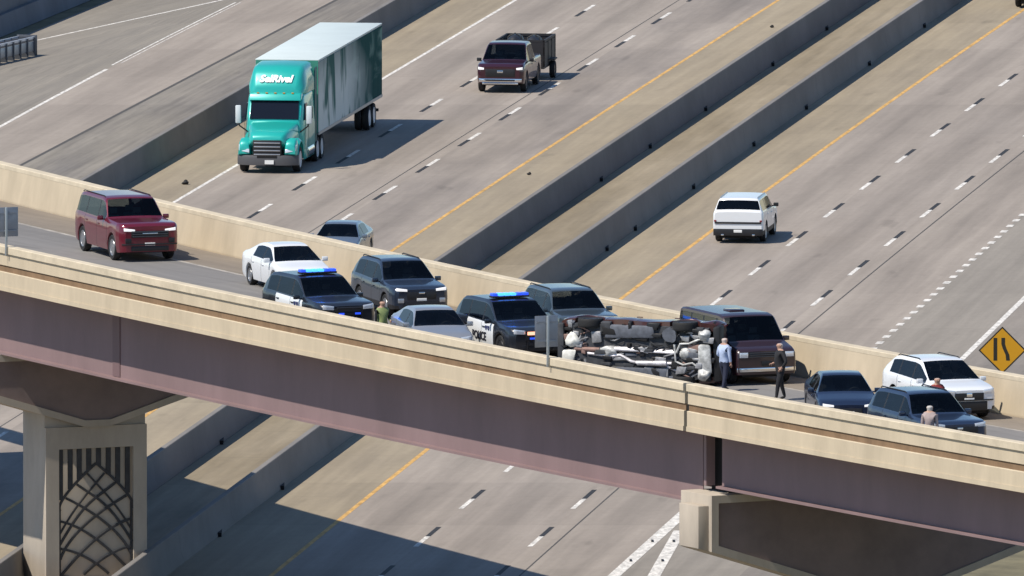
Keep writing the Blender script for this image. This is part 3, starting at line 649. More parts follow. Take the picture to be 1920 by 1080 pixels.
# 3 and 6 police suvs
P_BLK = paint('black_police_paint', (0.012, 0.014, 0.02), 0.1); P_PW = paint('police_white_paint', (0.75, 0.77, 0.78), 0.0)
M_BLUE = mat('blue_light_lens', (0.02, 0.10, 0.8), 0.2, emit=(0.04, 0.22, 1.0), es=3.2)
M_BLUED = mat('dim_blue_lens', (0.02, 0.06, 0.5), 0.2, emit=(0.03, 0.10, 1.0), es=0.8)
M_AMBER = mat('amber_red_lamp', (0.8, 0.3, 0.15), 0.3, emit=(1.0, 0.45, 0.3), es=1.5)
def police(loc, rz, label, redlamp):
    d, k = suv(5.05, 2.0, 1.76, 0.385, hl=1.42, rake=0.85, hood=1.16, nosez=1.06, beltz=(1.16, 1.06), rr=0.5)
    sp = finish(d, dict(k, paint=P_BLK, white=P_PW, whitedoors=(0, 1), handle=P_BLK, rim='dark', wr=0.78, lift=0.05,
        front=std_front(2.0, 0.86, 0.12, (0.66, 0.90), 0.48, False, low=(0.34, 0.52))))
    r, q = car('police_suv', label, sp, loc, rz, 'police cars on the overpass', 'police car')
    dr = q['doors'].get((0, 1)); dr2 = q['doors'].get((0, 0)); hwid = 1.0; sm = sp['seams']
    t = text_mesh('POLICE', 0.36, 0.006, 0.0, 0.008); t.materials.append(mat('police_black_letters', (0.02, 0.02, 0.03), 0.5))
    link('lettering', t, None, dr, ((sm[0]+sm[2])/2-0.05, -hwid-0.012, 0.62), (PI/2, 0, 0))
    t2 = text_mesh('POLICE', 0.36, 0.006, 0.0, 0.008); t2.materials.append(MAT['police_black_letters'])
    link('lettering', t2, None, q['doors'][(1, 1)], ((sm[0]+sm[2])/2-0.05, hwid+0.012, 0.62), (PI/2, 0, PI))
    for a in (0.0, 1.0):                                                   # door shields
        MB().prism([(sm[1]+0.42+a*0.2-0.07, 0.98), (sm[1]+0.42+a*0.2+0.07, 0.98), (sm[1]+0.42+a*0.2+0.07, 0.90), (sm[1]+0.42+a*0.2, 0.83), (sm[1]+0.42+a*0.2-0.07, 0.90)], -hwid-0.012, -hwid+0.02).build('door_shield', mat('police_navy_emblem', (0.03, 0.04, 0.12), 0.5), dr)
    z = q['roofz']+0.03; xb = sp['ws'][0]-0.35
    lb = MB().box((xb, 0, z+0.03), (0.30, 1.25, 0.06)).build('light_bar', M_BLACK, r, bevel=0.015)
    for i, y in enumerate(np.linspace(-0.52, 0.52, 6)):
        MB().box((xb, float(y), z+0.10), (0.27, 0.17, 0.085)).build('light_module', M_BLUE if 1 <= i < 4 else M_BLUED, lb, bevel=0.02)
    pb = MB(); pb.tube([(2.56, -0.42, 0.36), (2.60, -0.42, 0.92), (2.60, 0.42, 0.92), (2.56, 0.42, 0.36)], 0.035); pb.box((2.585, 0, 0.56), (0.04, 0.84, 0.10)); pb.box((2.585, 0, 0.74), (0.04, 0.84, 0.06))
    g_ = pb.build('push_bumper', M_BLACK, r)
    for y in (-0.28, 0.28): MB().box((2.63, y, 0.74), (0.03, 0.18, 0.06)).build('grille_light', M_BLUED, g_)
    if redlamp: MB().box((2.63, -0.30, 0.90), (0.04, 0.30, 0.10)).build('warning_lamp', M_AMBER, g_)
    return r
x0 = on_deck(597, 618); police(x0, heading(x0.x)-0.05, 'black and white police SUV with blue lights in front of the white sedan', False)
x0 = on_deck(957, 664); police(x0, heading(x0.x)-0.09, 'black and white police SUV with blue lights beside the sign back near the overturned vehicle', True)
# 4 dark blue-grey suv
P_NAVY = paint('navy_grey_paint', (0.022, 0.032, 0.055))
d, k = suv(4.75, 1.93, 1.72, 0.37, hl=1.34, rake=0.78, hood=1.13, nosez=1.02, beltz=(1.14, 1.04), rr=0.45)
spec = finish(d, dict(k, paint=P_NAVY, clad=True, rails=M_BLACK, front=std_front(1.93, 0.88, 0.07, (0.62, 0.86), 0.5, True, low=(0.30, 0.55), fog=(0.52, 0.66, mat('silver_trim', (0.5, 0.52, 0.55), 0.3, 0.7)))+[(None, 0.10, 0.80, 0.86, M_CHROME, None, 'badge')]))
x0 = on_deck(749, 585); car('parked_suv', 'dark blue grey compact SUV between the two police cars, by the far parapet', spec, x0, heading(x0.x, CF)-0.10, 'vehicles stopped on the overpass', 'suv')
# 5 silver sedan
P_SILV = paint('silver_blue_paint', (0.36, 0.375, 0.40), 0.5)
d, k = sedan(4.85, 1.86, 1.45, 0.33, hl=1.15)
spec = finish(d, dict(k, paint=P_SILV, front=std_front(1.86, 0.60, 0.11, (0.36, 0.56), 0.45, low=None)), False)
x0 = on_deck(810, 662); car('parked_sedan', 'silver grey sedan half hidden behind the near parapet', spec, x0, heading(x0.x)-0.26, 'vehicles stopped on the overpass', 'sedan')
# 7 grey suv with round driving lamps
P_GREY = paint('slate_grey_paint', (0.065, 0.085, 0.10), 0.4)
d, k = suv(4.95, 1.96, 1.82, 0.39, hl=1.45, rake=0.72, hood=1.22, nosez=1.14, beltz=(1.20, 1.14), rr=0.3)
spec = finish(d, dict(k, paint=P_GREY, rails=M_BLACK, rim='dark', front=std_front(1.96, 0.92, 0.15, (0.78, 1.02), 0.6, False, low=(0.38, 0.58))))
x0 = on_deck(1068, 648); car('parked_suv', 'slate grey SUV behind the overturned vehicle, beside a police car', spec, x0, heading(x0.x, CF)-0.13, 'vehicles stopped on the overpass', 'suv')
# 9 maroon passenger van
P_MAR = paint('dark_maroon_paint', (0.026, 0.010, 0.015), 0.1, 0.45)
d, k = suv(5.25, 2.03, 2.06, 0.36, hl=0.85, rake=0.70, hood=1.28, nosez=1.14, beltz=(1.30, 1.24), rr=0.14, fo=0.82, ro=1.25, roofdrop=0.05)
spec = finish(d, dict(k, paint=P_MAR, wr=0.86, round=0.07, nose=[(0, 0.92), (0.02, 0.95), (0.06, 0.975), (0.15, 0.99), (0.3, 1.0)], lift=0.05,
    front=[(0.62, 0.90, 0.86, 1.02, M_LAMP, (0, 0), 'headlight'), (None, 0.58, 0.86, 1.02, M_BLACK, None, 'grille'), (None, 0.98, 0.42, 0.54, M_CHROME, None, 'bumper'), (None, 0.17, 0.60, 0.74, M_BLACK, None, 'licence_plate')],
    slats=(0.58, 0.88, 1.0, 3, MAT['grille_grey'])))
spec['wins'] = [(0.75, spec['ws'][1]-0.14), (-0.35, 0.62), (-1.35, -0.45), (-2.4, -1.45)]; spec['seams'] = [-0.4, 0.68, 1.60]
x0 = on_deck(1378, 707); r9, q9 = car('passenger_van', 'dark maroon passenger van stopped behind the overturned vehicle', spec, x0, heading(x0.x, CF)-0.08, 'vehicles stopped on the overpass', 'van')
MB().box((-0.1, 0, q9['roofz']+0.03), (0.6, 0.5, 0.06)).build('roof_vent', P_MAR, r9, bevel=0.03)
# 10 navy sedan seen head on
P_NV2 = paint('midnight_blue_paint', (0.012, 0.02, 0.05), 0.3)
d, k = sedan(4.8, 1.86, 1.46, 0.34, hl=1.2)
spec = finish(d, dict(k, paint=P_NV2, front=std_front(1.86, 0.64, 0.06, (0.36, 0.60), 0.42, True, low=None)), False)
x0 = on_deck(1577, 788); car('parked_sedan', 'midnight blue sedan facing the camera, right of the officer in black', spec, x0, heading(x0.x)-0.41, 'vehicles stopped on the overpass', 'sedan')
# 11 white crossover
d, k = suv(4.75, 1.91, 1.70, 0.37, hl=1.12, rake=0.95, hood=1.13, nosez=1.0, beltz=(1.16, 1.03), rr=0.62)
spec = finish(d, dict(k, paint=P_WHITE, clad=True, rails=M_BLACK, front=std_front(1.91, 0.80, 0.12, (0.64, 0.84), 0.5, False, low=(0.30, 0.58))+[(None, 0.09, 0.72, 0.84, M_CHROME, None, 'badge'), (None, 0.80, 0.60, 0.64, M_BLACK, None, 'bumper_step')]))
x0 = on_deck(1760, 775); car('parked_suv', 'white crossover SUV at the right end of the queue, by the far parapet', spec, x0, heading(x0.x, CF)-0.10, 'vehicles stopped on the overpass', 'suv')
# 12 navy suv at the right
P_NV3 = paint('steel_blue_paint', (0.022, 0.036, 0.075), 0.4)
d, k = suv(5.0, 1.96, 1.76, 0.38, hl=1.6, rake=0.70, hood=1.16, nosez=1.07, beltz=(1.16, 1.10), rr=0.4)
spec = finish(d, dict(k, paint=P_NV3, rails=M_BLACK, front=std_front(1.96, 0.90, 0.10, (0.72, 0.92), 0.6, False, low=(0.34, 0.52))+[(None, 0.55, 0.68, 0.71, M_CHROME, None, 'bumper_trim'), (None, 0.09, 0.84, 0.90, M_CHROME, None, 'badge')]))
x0 = on_deck(1738, 843); car('parked_suv', 'steel blue SUV nearest the near parapet at the right, beside a grey haired person', spec, x0, heading(x0.x)-0.12, 'vehicles stopped on the overpass', 'suv')
# highway sedan, white suv, corner car
def hwy(f, px, py, south=True):
    p = at(px, py); dx = (f(p.y+10)-f(p.y-10))/20; a = math.atan2(1, dx); return Vector((p.x, p.y, 0.006)), (a+PI if south else a)
d, k = sedan(4.85, 1.86, 1.45, 0.33, hl=1.15)
spec = finish(d, dict(k, paint=paint('blue_grey_paint', (0.16, 0.20, 0.25), 0.5), front=std_front(1.86, 0.60, 0.11, (0.36, 0.56), 0.45, low=None)), False)
p, a = hwy(LA, 641, 487); car('driving_sedan', 'blue grey sedan on the highway, half hidden by the far parapet', spec, p, a, 'vehicles driving on the highway', 'sedan')
d, k = suv(4.9, 1.97, 1.74, 0.38, hl=1.3, rake=0.75, hood=1.14, nosez=1.07, beltz=(1.22, 1.14), rr=0.16, roofdrop=0.03)
hw = 0.99
spec = finish(d, dict(k, paint=P_WHITE, clad=True, wr=0.77, rails=mat('silver_trim', (0.5, 0.52, 0.55), 0.3, 0.7), mirrorpaint=M_BLACK, tail=[(0, 0.93), (0.02, 0.955), (0.06, 0.98), (0.15, 1.0)], round=0.05,
    front=std_front(1.98, 0.86), rear=[(None, 0.90, 0.76, 0.83, M_BLACK, None, 'tail_strip'), (None, 0.955, 0.30, 0.56, M_BLACK, None, 'bumper'), (0.84, 0.93, 0.84, 0.90, M_TAIL, (0, 0), 'tail_light'), (None, 0.16, 0.42, 0.53, M_PLATE, None, 'licence_plate'), (0.55, 0.65, 0.30, 0.36, M_CHROME, (0, 0), 'exhaust_tip')]))
p, a = hwy(YR, 1398, 446, False); car('driving_suv', 'white SUV seen from behind on the northbound lanes', spec, p, a, 'vehicles driving on the highway', 'suv')
d, k = suv(4.9, 1.95, 1.75, 0.38); spec = finish(d, dict(k, paint=P_BLK, front=std_front(1.95, 0.85)))
p, a = hwy(YR, 1953, 8, False); car('driving_suv', 'black vehicle cut off by the upper right corner', spec, p, a, 'vehicles driving on the highway', 'suv')
# ------------------------------------------------------------------ tractor and trailer
P_TEAL = paint('teal_paint', (0.012, 0.40, 0.35), 0.1, 0.35)
tf = (at(478, 112, 4.1)+at(598, 112, 4.1))/2; dxr = (LB(tf.y+20)-LB(tf.y-20))/40; ahead = math.atan2(-1, -dxr)       # towards the camera
fwd = Vector((math.cos(ahead), math.sin(ahead), 0)); lft = Vector((-fwd.y, fwd.x, 0))
tbase = Vector((tf.x, tf.y, 0.006))
trl = empty('semi_trailer', tbase, 'box trailer with green mural side and white roof behind the teal truck', 'trailer', rz=ahead)     # origin at the front of the box, x forward
TL, TW, TB, TT = 18.2, 2.58, 1.12, 4.1
def mural():
    m = bpy.data.materials.new('trailer_mural'); m.use_nodes = True; nt = m.node_tree; N = nt.nodes; Lk = nt.links.new; b = N['Principled BSDF']; b.inputs['Roughness'].default_value = 0.85; b.inputs['Specular IOR Level'].default_value = 0.1
    tc = N.new('ShaderNodeTexCoord'); tc.object = trl; sp = N.new('ShaderNodeSeparateXYZ'); Lk(tc.outputs['Object'], sp.inputs[0])
    def noise(sx, sz, d=3, off_=0):
        mp = N.new('ShaderNodeMapping'); mp.inputs['Scale'].default_value = (sx, 0, sz); mp.inputs['Location'].default_value = (off_, 0, off_*2); n = N.new('ShaderNodeTexNoise'); n.inputs['Scale'].default_value = 1; n.inputs['Detail'].default_value = d; n.inputs['Distortion'].default_value = 0.6
        Lk(tc.outputs['Object'], mp.inputs[0]); Lk(mp.outputs[0], n.inputs['Vector']); return n.outputs[0]
    r = N.new('ShaderNodeValToRGB'); r.color_ramp.elements[0].position = 0.50; r.color_ramp.elements[1].position = 0.62
    r.color_ramp.elements[0].color = (0.010, 0.07, 0.068, 1); r.color_ramp.elements[1].color = (0.16, 0.26, 0.23, 1); Lk(noise(0.30, 0.75, 4, 3.3), r.inputs[0])
    r2 = N.new('ShaderNodeValToRGB'); r2.color_ramp.elements[0].position = 0.42; r2.color_ramp.elements[1].position = 0.50
    r2.color_ramp.elements[0].color = (0.07, 0.16, 0.14, 1); r2.color_ramp.elements[1].color = (0.62, 0.66, 0.63, 1); Lk(noise(0.50, 0.22, 3, 1.0), r2.inputs[0])
    mr = N.new('ShaderNodeMapRange'); mr.inputs[1].default_value = -8.0; mr.inputs[2].default_value = -15.5; Lk(sp.outputs[0], mr.inputs[0])
    add = N.new('ShaderNodeMath'); add.operation = 'ADD'; Lk(mr.outputs[0], add.inputs[0])
    mz = N.new('ShaderNodeMapRange'); mz.inputs[1].default_value = 2.6; mz.inputs[2].default_value = 4.0; mz.inputs[3].default_value = 0; mz.inputs[4].default_value = 0.5; Lk(sp.outputs[2], mz.inputs[0]); Lk(mz.outputs[0], add.inputs[1])
    cl = N.new('ShaderNodeClamp'); Lk(add.outputs[0], cl.inputs[0])
    mx = N.new('ShaderNodeMix'); mx.data_type = 'RGBA'; Lk(cl.outputs[0], mx.inputs['Factor']); Lk(r2.outputs[0], mx.inputs['A']); Lk(r.outputs[0], mx.inputs['B']); Lk(mx.outputs['Result'], b.inputs['Base Color'])
    return m
M_MURAL = mural(); M_TWHITE = mat('trailer_white', (0.56, 0.63, 0.62), 0.5, var=0.06, scale=0.5); M_TGREEN = mat('trailer_front_green', (0.05, 0.26, 0.19), 0.5)
MB().box((-TL/2, 0, (TB+TT)/2), (TL-0.1, TW-0.08, TT-TB-0.06)).build('box_core', M_TWHITE, trl)
MB().box((-TL/2, 0, TT-0.015), (TL, TW, 0.05)).build('roof', M_TWHITE, trl, bevel=0.015)
n = 15
for sd in (-1, 1):
    for i in range(n):
        a = -TL*i/n-0.008; w = TL/n-0.016
        MB().box((a-w/2, sd*(TW/2-0.03), (TB+TT)/2-0.02), (w, 0.05, TT-TB-0.16)).build('side_panel', M_MURAL, trl)
    MB().box((-TL/2, sd*(TW/2-0.015), TB+0.02), (TL, 0.06, 0.12)).build('bottom_rail', M_GALV, trl)
MB().box((-0.02, 0, (TB+TT)/2), (0.06, TW-0.06, TT-TB-0.06)).build('front_panel', M_TGREEN, trl)
for sd in (-1, 1): MB().box((-TL+0.02, sd*TW/4, (TB+TT)/2), (0.06, TW/2-0.05, TT-TB-0.1)).build('rear_door', M_TWHITE, trl)
MB().box((-TL+2.6, 0, 0.95), (4.0, 1.2, 0.22)).build('bogie_frame', M_UNDER, trl)
MB().box((-TL+0.1, 0, 0.55), (0.1, 2.3, 0.12)).build('rear_guard', M_BLACK, trl)
for sd in (-1, 1): MB().box((-3.2, sd*0.75, 0.62), (0.14, 0.14, 1.0)).build('landing_leg', M_BLACK, trl)
for x in (-TL+2.0, -TL+3.3):
    for sd in (-1, 1):
        wheel(trl, x, sd*1.12, 0.5, 0.27, sd, 'steel'); wheel(trl, x, sd*0.80, 0.5, 0.27, sd, 'steel')
# tractor: origin at the front bumper on the ground
pb_ = at(510, 318, 0.0); cabx = (Vector((pb_.x, pb_.y, 0))-tbase).dot(fwd)
cabx = 5.6
tr = empty('semi_tractor', tbase+fwd*cabx, 'teal semi truck tractor with sleeper cab and roof fairing', 'truck', rz=ahead)
def cabloft(nm, st, m, par, smooth=45):
    """st: (x, half width bottom, half width top, z bottom, z top, corner radius)"""
    R = []
    for x, wb, wt, zb, zt_, r in st:
        ring = [Vector((x, -wb, zb)), Vector((x, -wb, zb+(zt_-zb)*0.4)), Vector((x, -wt, zt_-r)), Vector((x, -wt+r*0.3, zt_-r*0.3)), Vector((x, -wt+r, zt_)), Vector((x, 0, zt_+0.02)),
                Vector((x, wt-r, zt_)), Vector((x, wt-r*0.3, zt_-r*0.3)), Vector((x, wt, zt_-r)), Vector((x, wb, zb+(zt_-zb)*0.4)), Vector((x, wb, zb))]
        R.append(ring)
    return MB().loft(R, True, True).build(nm, m, par, smooth)
cabloft('hood', [(-0.10, 0.62, 0.58, 1.28, 1.40, 0.06), (-0.18, 0.72, 0.66, 1.15, 1.52, 0.1), (-0.5, 0.82, 0.76, 0.9, 1.64, 0.12), (-1.2, 0.95, 0.90, 0.9, 1.78, 0.14), (-2.0, 1.05, 1.0, 0.9, 1.92, 0.15)], P_TEAL, tr)
for sd in (-1, 1):                                                           # front fenders over the steer wheels
    R = []
    for k in range(13):
        a = PI*(k/12*0.98+0.02); x = -1.15+0.72*math.cos(a)*1.05; z = 0.52+0.72*math.sin(a)
        R.append([Vector((x, sd*0.74, z-0.02)), Vector((x, sd*0.74, z+0.12)), Vector((x, sd*1.12, z+0.10)), Vector((x, sd*1.22, z+0.0)), Vector((x, sd*1.22, z-0.05))])
    MB().loft(R, True, True).build('fender', P_TEAL, tr)
    cabloft('fender_nose', [(-0.12, 0.2, 0.18, 0.78, 1.12, 0.06), (-0.25, 0.26, 0.22, 0.72, 1.3, 0.08), (-0.6, 0.26, 0.22, 0.9, 1.38, 0.08)], P_TEAL, tr).location = (0, sd*0.92, 0)
    MB().hexa([Vector(q) for q in ((-0.07, sd*0.72, 0.82), (-0.13, sd*1.15, 0.90), (-0.5, sd*1.15, 0.90), (-0.4, sd*0.72, 0.82), (-0.10, sd*0.72, 0.96), (-0.22, sd*1.16, 1.16), (-0.5, sd*1.16, 1.16), (-0.4, sd*0.72, 0.96))]).build('headlight', M_LAMP, tr, bevel=0.02)
    MB().tube([(-2.0, sd*1.05, 1.5), (-1.9, sd*1.38, 1.75), (-1.9, sd*1.42, 2.1)], 0.03).build('mirror_arm', M_BLACK, tr)
    MB().box((-1.92, sd*1.43, 2.2), (0.14, 0.22, 0.72)).build('mirror', mat('white_mirror_shell', (0.62, 0.66, 0.68), 0.35), tr, bevel=0.04)
    MB().cyl((-3.0, sd*0.98, 0.62), (-4.6, sd*0.98, 0.62), 0.30, n=20).build('fuel_tank', M_CHROME, tr)
    MB().box((-3.75, sd*1.15, 0.68), (2.7, 0.06, 0.62)).build('side_skirt', P_TEAL, tr, bevel=0.02)
    wheel(tr, -1.15, sd*1.06, 0.5, 0.29, sd, 'steel')
    for x in (-5.9, -7.1): wheel(tr, x, sd*1.08, 0.5, 0.27, sd, 'steel'); wheel(tr, x, sd*0.78, 0.5, 0.27, sd, 'steel')
gr_ = MB().box((-0.10, 0, 1.0), (0.10, 1.16, 0.66)).build('grille', M_BLACK, tr, bevel=0.04)
for z in np.linspace(0.76, 1.22, 4): MB().box((-0.045, 0, float(z)), (0.03, 1.06, 0.05)).build('grille_bar', mat('grille_silver', (0.5, 0.5, 0.52), 0.3, 0.8), gr_, bevel=0.01)
M_BMP = mat('grey_bumper', (0.075, 0.075, 0.08), 0.55)
R = []
for y in np.linspace(-1.22, 1.22, 13):
    x = -0.02-0.28*(abs(y)/1.22)**4; R.append([Vector((x-0.3, y, 0.30)), Vector((x, y, 0.33)), Vector((x+0.02, y, 0.60)), Vector((x-0.02, y, 0.72)), Vector((x-0.3, y, 0.74))])
bp_ = MB().loft(R, True, True).build('bumper', M_BMP, tr)
MB().box((0.02, 0.1, 0.46), (0.02, 0.36, 0.16)).build('licence_plate', M_PLATE, bp_); MB().box((-0.03, 0, 0.665), (0.06, 0.8, 0.10)).build('air_intake', M_SEAM, bp_)
MB().box((-4.2, 0, 0.75), (7.6, 0.86, 0.28)).build('chassis', M_UNDER, tr)
cabloft('cab', [(-1.98, 1.10, 1.0, 0.75, 1.95, 0.06), (-2.05, 1.18, 1.06, 0.7, 2.05, 0.08), (-2.5, 1.22, 1.10, 0.7, 2.88, 0.10), (-2.75, 1.22, 1.12, 0.7, 3.0, 0.12), (-5.0, 1.22, 1.16, 0.7, 3.0, 0.1)], P_TEAL, tr)
# windscreen, visor, side glass
MB().hexa([Vector(q) for q in ((-1.97, -0.98, 2.02), (-1.97, 0.98, 2.02), (-2.2, 0.98, 2.04), (-2.2, -0.98, 2.04), (-2.36, -0.95, 2.76), (-2.36, 0.95, 2.76), (-2.6, 0.95, 2.76), (-2.6, -0.95, 2.76))]).build('windshield', M_GLASSO, tr)
MB().hexa([Vector(q) for q in ((-2.22, -1.06, 2.74), (-2.22, 1.06, 2.74), (-2.7, 1.1, 2.80), (-2.7, -1.1, 2.80), (-2.36, -1.02, 3.0), (-2.36, 1.02, 3.0), (-2.7, 1.06, 3.04), (-2.7, -1.06, 3.04))]).build('sun_visor', P_TEAL, tr, bevel=0.03)
for sd in (-1, 1):
    MB().hexa([Vector(q) for q in ((-2.35, sd*1.14, 1.95), (-3.1, sd*1.14, 1.95), (-3.1, sd*1.235, 1.95), (-2.35, sd*1.235, 1.95), (-2.62, sd*1.08, 2.6), (-3.1, sd*1.08, 2.6), (-3.1, sd*1.18, 2.6), (-2.62, sd*1.18, 2.6))]).build('side_window', M_GLASSO, tr)
    MB().box((-4.1, sd*1.16, 2.1), (0.6, 0.12, 0.5)).build('sleeper_window', M_GLASSO, tr, bevel=0.03)
    for x in (-2.28, -3.25): MB().box((x, sd*1.222, 1.35), (0.02, 0.01, 1.1)).build('door_gap', M_SEAM, tr)
    MB().box((-5.25, sd*1.2, 2.35), (0.55, 0.05, 3.0)).build('side_extender', mat('dark_teal_extender', (0.008, 0.10, 0.10), 0.5), tr, bevel=0.01)
fr_ = cabloft('roof_fairing', [(-2.55, 0.94, 0.86, 3.0, 3.18, 0.12), (-2.62, 1.04, 0.94, 2.98, 3.34, 0.16), (-2.85, 1.12, 1.0, 2.98, 3.74, 0.2), (-3.1, 1.16, 1.04, 2.98, 3.95, 0.22), (-3.5, 1.18, 1.06, 2.98, 4.06, 0.22), (-4.95, 1.2, 1.1, 2.98, 4.1, 0.2)], P_TEAL, tr)
M_LET = mat('white_lettering', (0.85, 0.9, 0.9), 0.4)
tm = text_mesh('SelRivel', 0.42, 0.01, 0.25, 0.02); tm.materials.append(M_LET)
Rt = Matrix(((0, -0.48, 0.877), (1, 0, 0), (0, 0.877, 0.48))).to_euler()
link('lettering', tm, None, fr_, (-2.70, -0.03, 3.56), Rt)
MB().ball((-2.60, 0.0, 3.25), (0.02, 0.16, 0.035)).build('small_emblem', M_LET, fr_)
for y in (-0.7, -0.35, 0, 0.35, 0.7): MB().box((-2.38, y, 3.03), (0.08, 0.09, 0.04)).build('marker_lamp', mat('amber_lamp', (0.6, 0.3, 0.05), 0.3), tr)
# ------------------------------------------------------------------ pickup with a loaded utility trailer
P_BURG = paint('burgundy_paint', (0.045, 0.008, 0.017), 0.3)
Lp = 5.7; hx = Lp/2; wsb = hx-1.35; wst = wsb-0.75
spec = dict(L=Lp, W=2.03, H=1.92, R=0.41, paint=P_BURG, rim='dark', mirrorpaint=M_BLACK, lift=0.12, sill=0.38, wr=0.80, round=0.07, pillar=M_BLACK,
    top=[(-hx-1, 1.22), (-hx, 1.22), (-0.95, 1.24), (-0.90, 1.30), (-0.72, 1.86), (-0.4, 1.92), (wst-0.2, 1.92), (wst, 1.88), (wsb, 1.27), (hx-0.2, 1.20), (hx, 1.08), (hx+1, 1.0)],
    ws=(wst, wsb), rw=(-0.72, -0.93), belt=[(-hx, 1.20), (wsb, 1.18)], axles=(hx-0.92, -hx+1.15), seams=[-0.85, 0.12, wsb-0.1], wins=[(0.2, wsb-0.2), (-0.72, 0.08)], bed=(-hx+0.1, -1.0),
    front=[(0.68, 0.93, 0.97, 1.05, M_LAMPON, (0, 0.03), 'headlight'), (None, 0.62, 0.68, 1.0, M_BLACK, None, 'grille'), (None, 0.12, 0.84, 0.94, M_CHROME, None, 'badge'), (None, 0.9, 0.46, 0.60, M_CHROME, None, 'bumper'), (None, 0.62, 0.50, 0.565, M_BLACK, None, 'bumper_slot'), (None, 0.75, 0.36, 0.44, M_CHROME, None, 'skid_bar')])
p, a = hwy(LA, 955, 164); pk, q = car('driving_pickup', 'dark burgundy pickup truck with headlights on, towing a loaded trailer', spec, p, a, 'vehicles driving on the highway', 'pickup')
fw = Vector((math.cos(a), math.sin(a), 0))
ut = empty('utility_trailer', p-fw*5.1, 'black utility trailer with tall side frames behind the burgundy pickup', 'trailer', rz=a)
M_TB = mat('black_trailer_steel', (0.02, 0.018, 0.02), 0.6)
MB().box((0, 0, 0.55), (3.4, 2.0, 0.12)).build('trailer_bed', M_TB, ut); MB().box((2.5, 0, 0.5), (1.8, 0.12, 0.1)).build('tow_bar', M_TB, ut)
for sd in (-1, 1):
    MB().box((0, sd*1.0, 1.66), (3.4, 0.08, 0.10)).build('top_rail', M_TB, ut); MB().box((0, sd*1.0, 1.08), (3.4, 0.05, 0.98)).build('side_panel', M_TB, ut)
    for x in (-1.65, -0.55, 0.55, 1.65): MB().box((x, sd*1.0, 1.14), (0.10, 0.09, 1.1)).build('upright', M_TB, ut)
    wheel(ut, 0, sd*1.15, 0.36, 0.22, sd, 'dark'); MB().box((0, sd*1.15, 0.80), (0.9, 0.26, 0.05)).build('mudguard', M_TB, ut)
for x in (-1.65, 1.65): MB().box((x, 0, 1.66), (0.08, 2.0, 0.10)).build('cross_rail', M_TB, ut)
MB().box((1.66, 0, 1.12), (0.05, 1.9, 1.0)).build('front_panel', M_TB, ut); MB().box((-1.66, 0, 1.12), (0.05, 1.9, 1.0)).build('tailgate', M_TB, ut)
for i, (y, r_) in enumerate(((0.45, 0.45), (-0.35, 0.50))):
    c_ = empty('covered_bale', p-fw*(5.1-0.55)+Vector((-fw.y, fw.x, 0))*y+Vector((0, 0, 0.62)), ('smaller' if i == 0 else 'larger')+' dark rounded load on the trailer behind the burgundy pickup', 'load', 'loads on the utility trailer', a)
    R = []
    for k in range(9):
        t = -1+2*k/8; rr = r_*math.sqrt(max(0.05, 1-abs(t)**3.5)); R.append([Vector((0.9*t, rr*math.cos(u_)*0.75, r_*1.35*0+max(0, 0.75+rr*1.0*math.sin(u_)))) for u_ in np.linspace(0, 2*PI, 15)[:-1]])
    MB().loft(R, True, True).build('tarpaulin', mat('dark_tarp', (0.02, 0.022, 0.028), 0.45, var=0.5, scale=5), c_, 60)
    MB().box((0, 0, 0.12), (1.3, 0.7, 0.26)).build('pallet', M_BLACK, c_)
    MB().tube([(0.2, -r_*0.76, 0.5), (0.2, -r_*0.55, 0.8+r_*0.72), (0.2, 0, 0.8+r_), (0.2, r_*0.55, 0.8+r_*0.72), (0.2, r_*0.76, 0.5)], 0.03, 6).build('strap', mat('dark_strap', (0.05, 0.05, 0.05), 0.7), c_)
# ------------------------------------------------------------------ overturned vehicle, lying on its right side with the underside to the camera
P_OV = paint('brown_red_paint', (0.07, 0.022, 0.02), 0.2)
d, k = suv(5.15, 1.98, 1.85, 0.40, hl=1.45, rake=0.75, hood=1.22, nosez=1.12, beltz=(1.22, 1.16), rr=0.3)
spec = finish(d, dict(k, paint=P_OV, rim='dark', lift=0.10, tw=0.27, nomirror=True, interior=False, front=std_front(1.98, 0.92), rear=[(0.8, 0.95, 0.9, 1.2, M_TAIL, (0, 0), 'tail_light'), (None, 0.95, 0.42, 0.62, M_BLACK, None, 'bumper')]))
ov, q = car('overturned_suv', 'brown red SUV lying on its side with its underside showing, against the near parapet', spec, (0, 0, 0), 0, 'vehicles stopped on the overpass', 'suv')
M_ST = mat('dirty_steel', (0.36, 0.36, 0.37), 0.5, 0.4, var=0.4, scale=6); M_ALU = mat('pale_aluminium', (0.58, 0.58, 0.56), 0.5, 0.1, var=0.6, scale=5); M_PIPE = mat('bright_pipe', (0.62, 0.60, 0.62), 0.4, 0.3, var=0.5, scale=5)
M_FLOOR = mat('dusty_floor_pan', (0.045, 0.048, 0.055), 0.75, var=0.5, scale=4); M_TANK = mat('plastic_tank', (0.11, 0.12, 0.145), 0.6, var=0.4, scale=4); M_RUST = mat('rusty_pipe', (0.30, 0.19, 0.16), 0.7, 0.2, var=0.3, scale=5)
MB().box((-0.1, 0, 0.30), (4.6, 1.62, 0.10)).build('floor_pan', M_FLOOR, ov)
for sd in (-1, 1):
    MB().tube([(2.45, sd*0.45, 0.36), (1.0, sd*0.52, 0.26), (-0.9, sd*0.55, 0.26), (-1.5, sd*0.5, 0.42), (-2.5, sd*0.5, 0.40)], 0.065, 8).build('frame_rail', M_BLACK, ov)
MB().box((0.25, 0.62, 0.235), (1.65, 0.42, 0.16)).build('fuel_tank', M_TANK, ov, bevel=0.05)
MB().box((-0.15, -0.66, 0.225), (1.75, 0.34, 0.18)).build('under_cover', M_TANK, ov, bevel=0.05)
